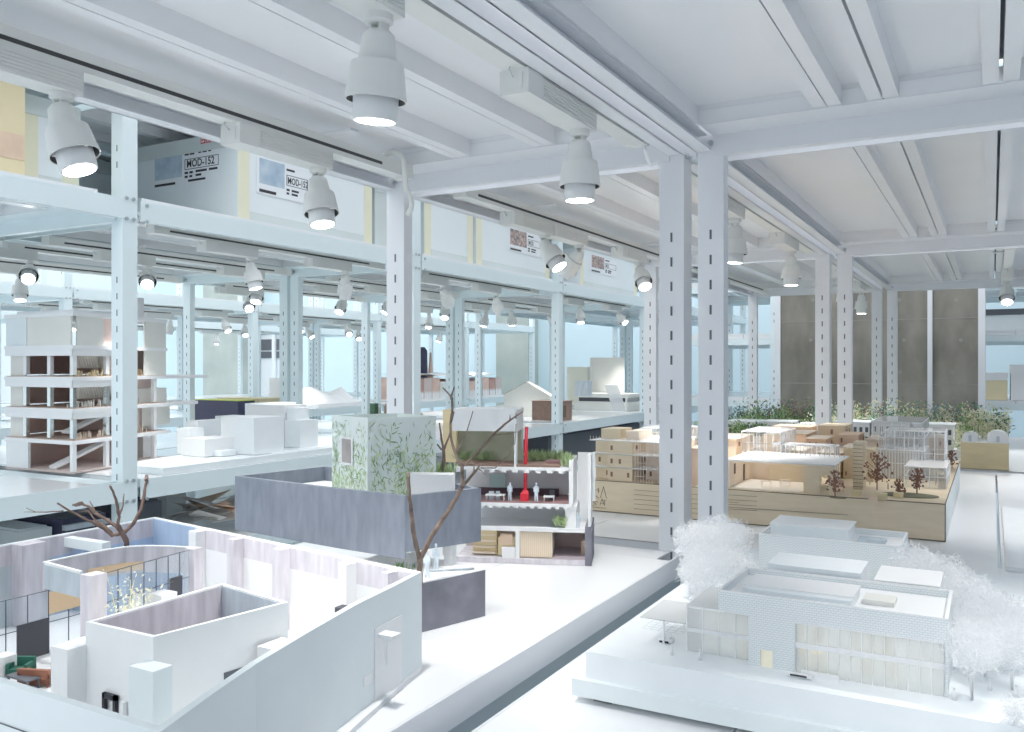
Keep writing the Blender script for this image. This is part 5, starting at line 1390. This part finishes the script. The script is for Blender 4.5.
# red city across the second aisle
rc = thing('terracotta_city_model', 'long terracotta coloured city model with white sheets on top, across the second aisle', 'architectural model', (-5.1, 7.6, LZ), 'architectural models')
ZR = LZ + .001
ya, yb = onX(412, 366, -4.9).y, onX(506, 366, -4.9).y
MB().box(-5.42, -4.93, ya, yb, ZR, ZR+.02).build('base_board', white, rc)
n = 13
for k in range(n):
    y0_ = ya+(yb-ya)*k/n; y1_ = ya+(yb-ya)*(k+.94)/n; h = random.uniform(.15, .22)
    o = MB().box(-5.30+random.uniform(-.05, 0), -4.955, y0_, y1_, ZR+.02, ZR+.02+h).build('city_block', [terra, terrad, pinkl, terra, ivory][k % 5], rc)
    m = MB()
    for c in range(4):
        yy = y0_+(y1_-y0_)*(c+.5)/4; m._add([(-4.954, yy-.014, ZR+.021), (-4.954, yy+.014, ZR+.021), (-4.954, yy+.014, ZR+.07), (-4.954, yy, ZR+.10), (-4.954, yy-.014, ZR+.07)], [(0, 1, 2, 3, 4)], 0)
    m.build('pointed_arch', white, o)
m = MB()
prev = None
for k in range(15):
    y = ya+(yb-ya)*k/14; z = ZR+.25+random.uniform(-.012, .02); cur = ((-5.35, y, z+.01), (-4.94, y, z))
    if prev: m.quad(prev[1], cur[1], cur[0], prev[0])
    prev = cur
m.build('white_sheet', white, rc)
cy_ = onX(428, 366, -5.49).y; ct_ = onX(428, 347, -5.49).z
cn_ = thing('cone_tower_model', 'dark navy and orange cone model rising behind the terracotta city', 'architectural model', (-5.56, cy_, ZR), 'architectural models')
c = onX(424, 366, -4.97); cx, cy = -5.0, c.y - .10
MB().tube([(-5.56, cy_, ZR), (-5.56, cy_, ZR+.3), (-5.56, cy_, ct_-.04), (-5.56, cy_, ct_)], [.055, .055, .05, .02], 14).build('dark_body', navy, cn_)
MB().tube([(-5.53, cy_+.11, ZR), (-5.53, cy_+.11, ct_-.06)], [.05, .012], 10).build('orange_spire', terra, cn_)
# white terrain model across the second aisle
te = thing('terrain_model', 'rolling white terrain model on the shelf across the second aisle', 'architectural model', (-5.2, 5.6, ZR), 'architectural models')
y0_, y1_ = onX(318, 366, -4.9).y, onX(367, 366, -4.9).y
m = MB(); nx, ny = 10, 30; vs = []
for i in range(nx+1):
    for j in range(ny+1):
        x = -5.5+.6*i/nx; y = y0_+(y1_-y0_)*j/ny; e = min(i, nx-i, 3)/3*min(j, ny-j, 4)/4
        vs.append((x, y, ZR+.03+e*.14*(.6+.4*math.sin(j*.5+i*.35)*math.cos(i*.6-j*.2))))
m._add(vs, [(i*(ny+1)+j, (i+1)*(ny+1)+j, (i+1)*(ny+1)+j+1, i*(ny+1)+j+1) for i in range(nx) for j in range(ny)], 0, True)
m.box(-5.5, -4.9, y0_, y1_, ZR, ZR+.03); m.build('terrain', white, te)
for n_, (px, pyb, w_, h_, lab, mt) in enumerate((
   (262, 403, .26, .10, 'flat tan tray of small green model trees behind the far left posts', kraft),
   (392, 398, .30, .07, 'dark olive site model on the shelf between the far post and left near post', olive))):
    r = thing('site_model', lab, 'architectural model', (-3.4 if n_ else -4.5, 5, ZL), 'architectural models')
    xx = -3.55; y = onX(px, 366, xx).y
    r.location = (xx, y, ZL); r['_o'] = (xx, y, ZL)
    MB().box(xx-.15, xx+.15, y-w_/2, y+w_/2, ZL, ZL+.025).build('site_board', mt, r)
    for k in range(9):
        m = MB(); cx = xx+random.uniform(-.12, .12); cy = y+random.uniform(-w_*.42, w_*.42); m.box(cx-.02, cx+.02, cy-.02, cy+.02, ZL+.025, ZL+.03+random.uniform(.02, h_)); m.build('site_block', [ivory, brownf, green3][k % 3], r)
# shelf contents below the aisle row
ZU = BZ + .001
def lowbox(name, label, cat, px0, px1, xf, depth, h, mt, lid=None):
    a = onX(px0, 520, xf); b = onX(px1, 520, xf)
    r = thing(name, label, cat, (xf-depth/2, (a.y+b.y)/2, ZU))
    MB().box(xf-depth, xf, a.y, b.y, ZU, ZU+h).build('body', mt, r)
    MB().box(xf-depth+.01, xf-.01, a.y+.01, b.y-.01, ZU+h, ZU+h+.006).build('top', lid or mt, r)
    return r, a.y, b.y
lowbox('plinth_model', 'dark grey box model on the lower shelf just right of the left aisle post', 'box', 128, 162, -2.48, .30, .14, darkg)
r, y0_, y1_ = lowbox('case_model', 'long dark slatted case on the lower shelf under the office model', 'box', 62, 106, -2.42, .40, .14, navy, darkg)
m = MB()
for k in range(3): m.box(-2.419, -2.40, y0_, y1_, ZU+.03+k*.04, ZU+.045+k*.04)
m.build('slat', greyc, r)
lowbox('bench_model', 'white low box on the lower shelf at the far left', 'box', 18, 52, -2.45, .40, .12, whitec)
r, y0_, y1_ = lowbox('straw_tray', 'tray of yellow straw on the lower shelf at the far left', 'tray', 8, 46, -2.36, .05, .05, kraft)
m = MB()
for k in range(300): m.leaf((-2.385+random.uniform(-.02,.02), random.uniform(y0_, y1_), ZU+.056), (random.gauss(0,.01), random.gauss(0,.02), random.uniform(0,.03)), .006)
m.build('straw', yell, r)
pp = thing('paper_heap', 'heap of folded white and tan cards on the lower shelf beside the slate house', 'paper heap', (-2.5, 2.75, ZU))
for k in range(22):
    c = onX(random.uniform(200, 232), 515, -2.45); m = MB(); a_ = random.uniform(0, 3); x = -2.45+random.uniform(-.12, .08); z = ZU+.055+random.random()*.06; d1 = Vector((math.cos(a_), math.sin(a_), random.uniform(-.5,.5)))*.07; d2 = Vector((-math.sin(a_), math.cos(a_), random.uniform(-.4,.4)))*.05
    b = Vector((x, c.y, z)); m.quad(b-d1-d2, b+d1-d2, b+d1+d2, b-d1+d2); m.build('folded_card', [white, ivory, woodo, white][k % 4], pp)
lowbox('machine_model', 'small green-grey block model on the lower shelf right of the dark box', 'architectural model', 166, 186, -2.75, .2, .12, crate_g, greyc)
lowbox('low_hall_model', 'long dark arcade model on the lower shelf below the colonnaded tower', 'architectural model', 548, 640, -2.40, .4, .155, darkg, navy)

for n_, (x0, x1, y0, h_, zz, lab, mt) in enumerate(((-.04, .10, 7.3, .20, -.2495, 'tan box with a white lid past the right end of the concrete pillar', kraft), (.12, .24, 7.3, .26, -.2495, 'white box beside the tan box past the concrete pillar', white), (-.04, .22, 7.35, .16, .2612, 'dark topped white box high on the rack past the concrete pillar', whitec))):
    r = thing('storage_box', lab, 'box', ((x0+x1)/2, y0+.2, zz))
    MB().box(x0, x1, y0, y0+.4, zz, zz+h_*.72).build('body', mt, r); MB().box(x0-.004, x1+.004, y0-.004, y0+.404, zz+h_*.72, zz+h_).build('lid', white if n_ < 2 else darkg, r)
for o in bpy.data.objects:
    if o.name.split('.')[0] in ('plant_clump', 'terrace_planting', 'planting', 'wire_tree', 'grass_tuft', 'moss_tuft', 'straw', 'desk_rows', 'shrub_leaves', 'printed_leaves'): o['kind'] = 'stuff'
bpy.context.view_layer.update()
for o in bpy.data.objects:
    if '_o' in o: del o['_o']
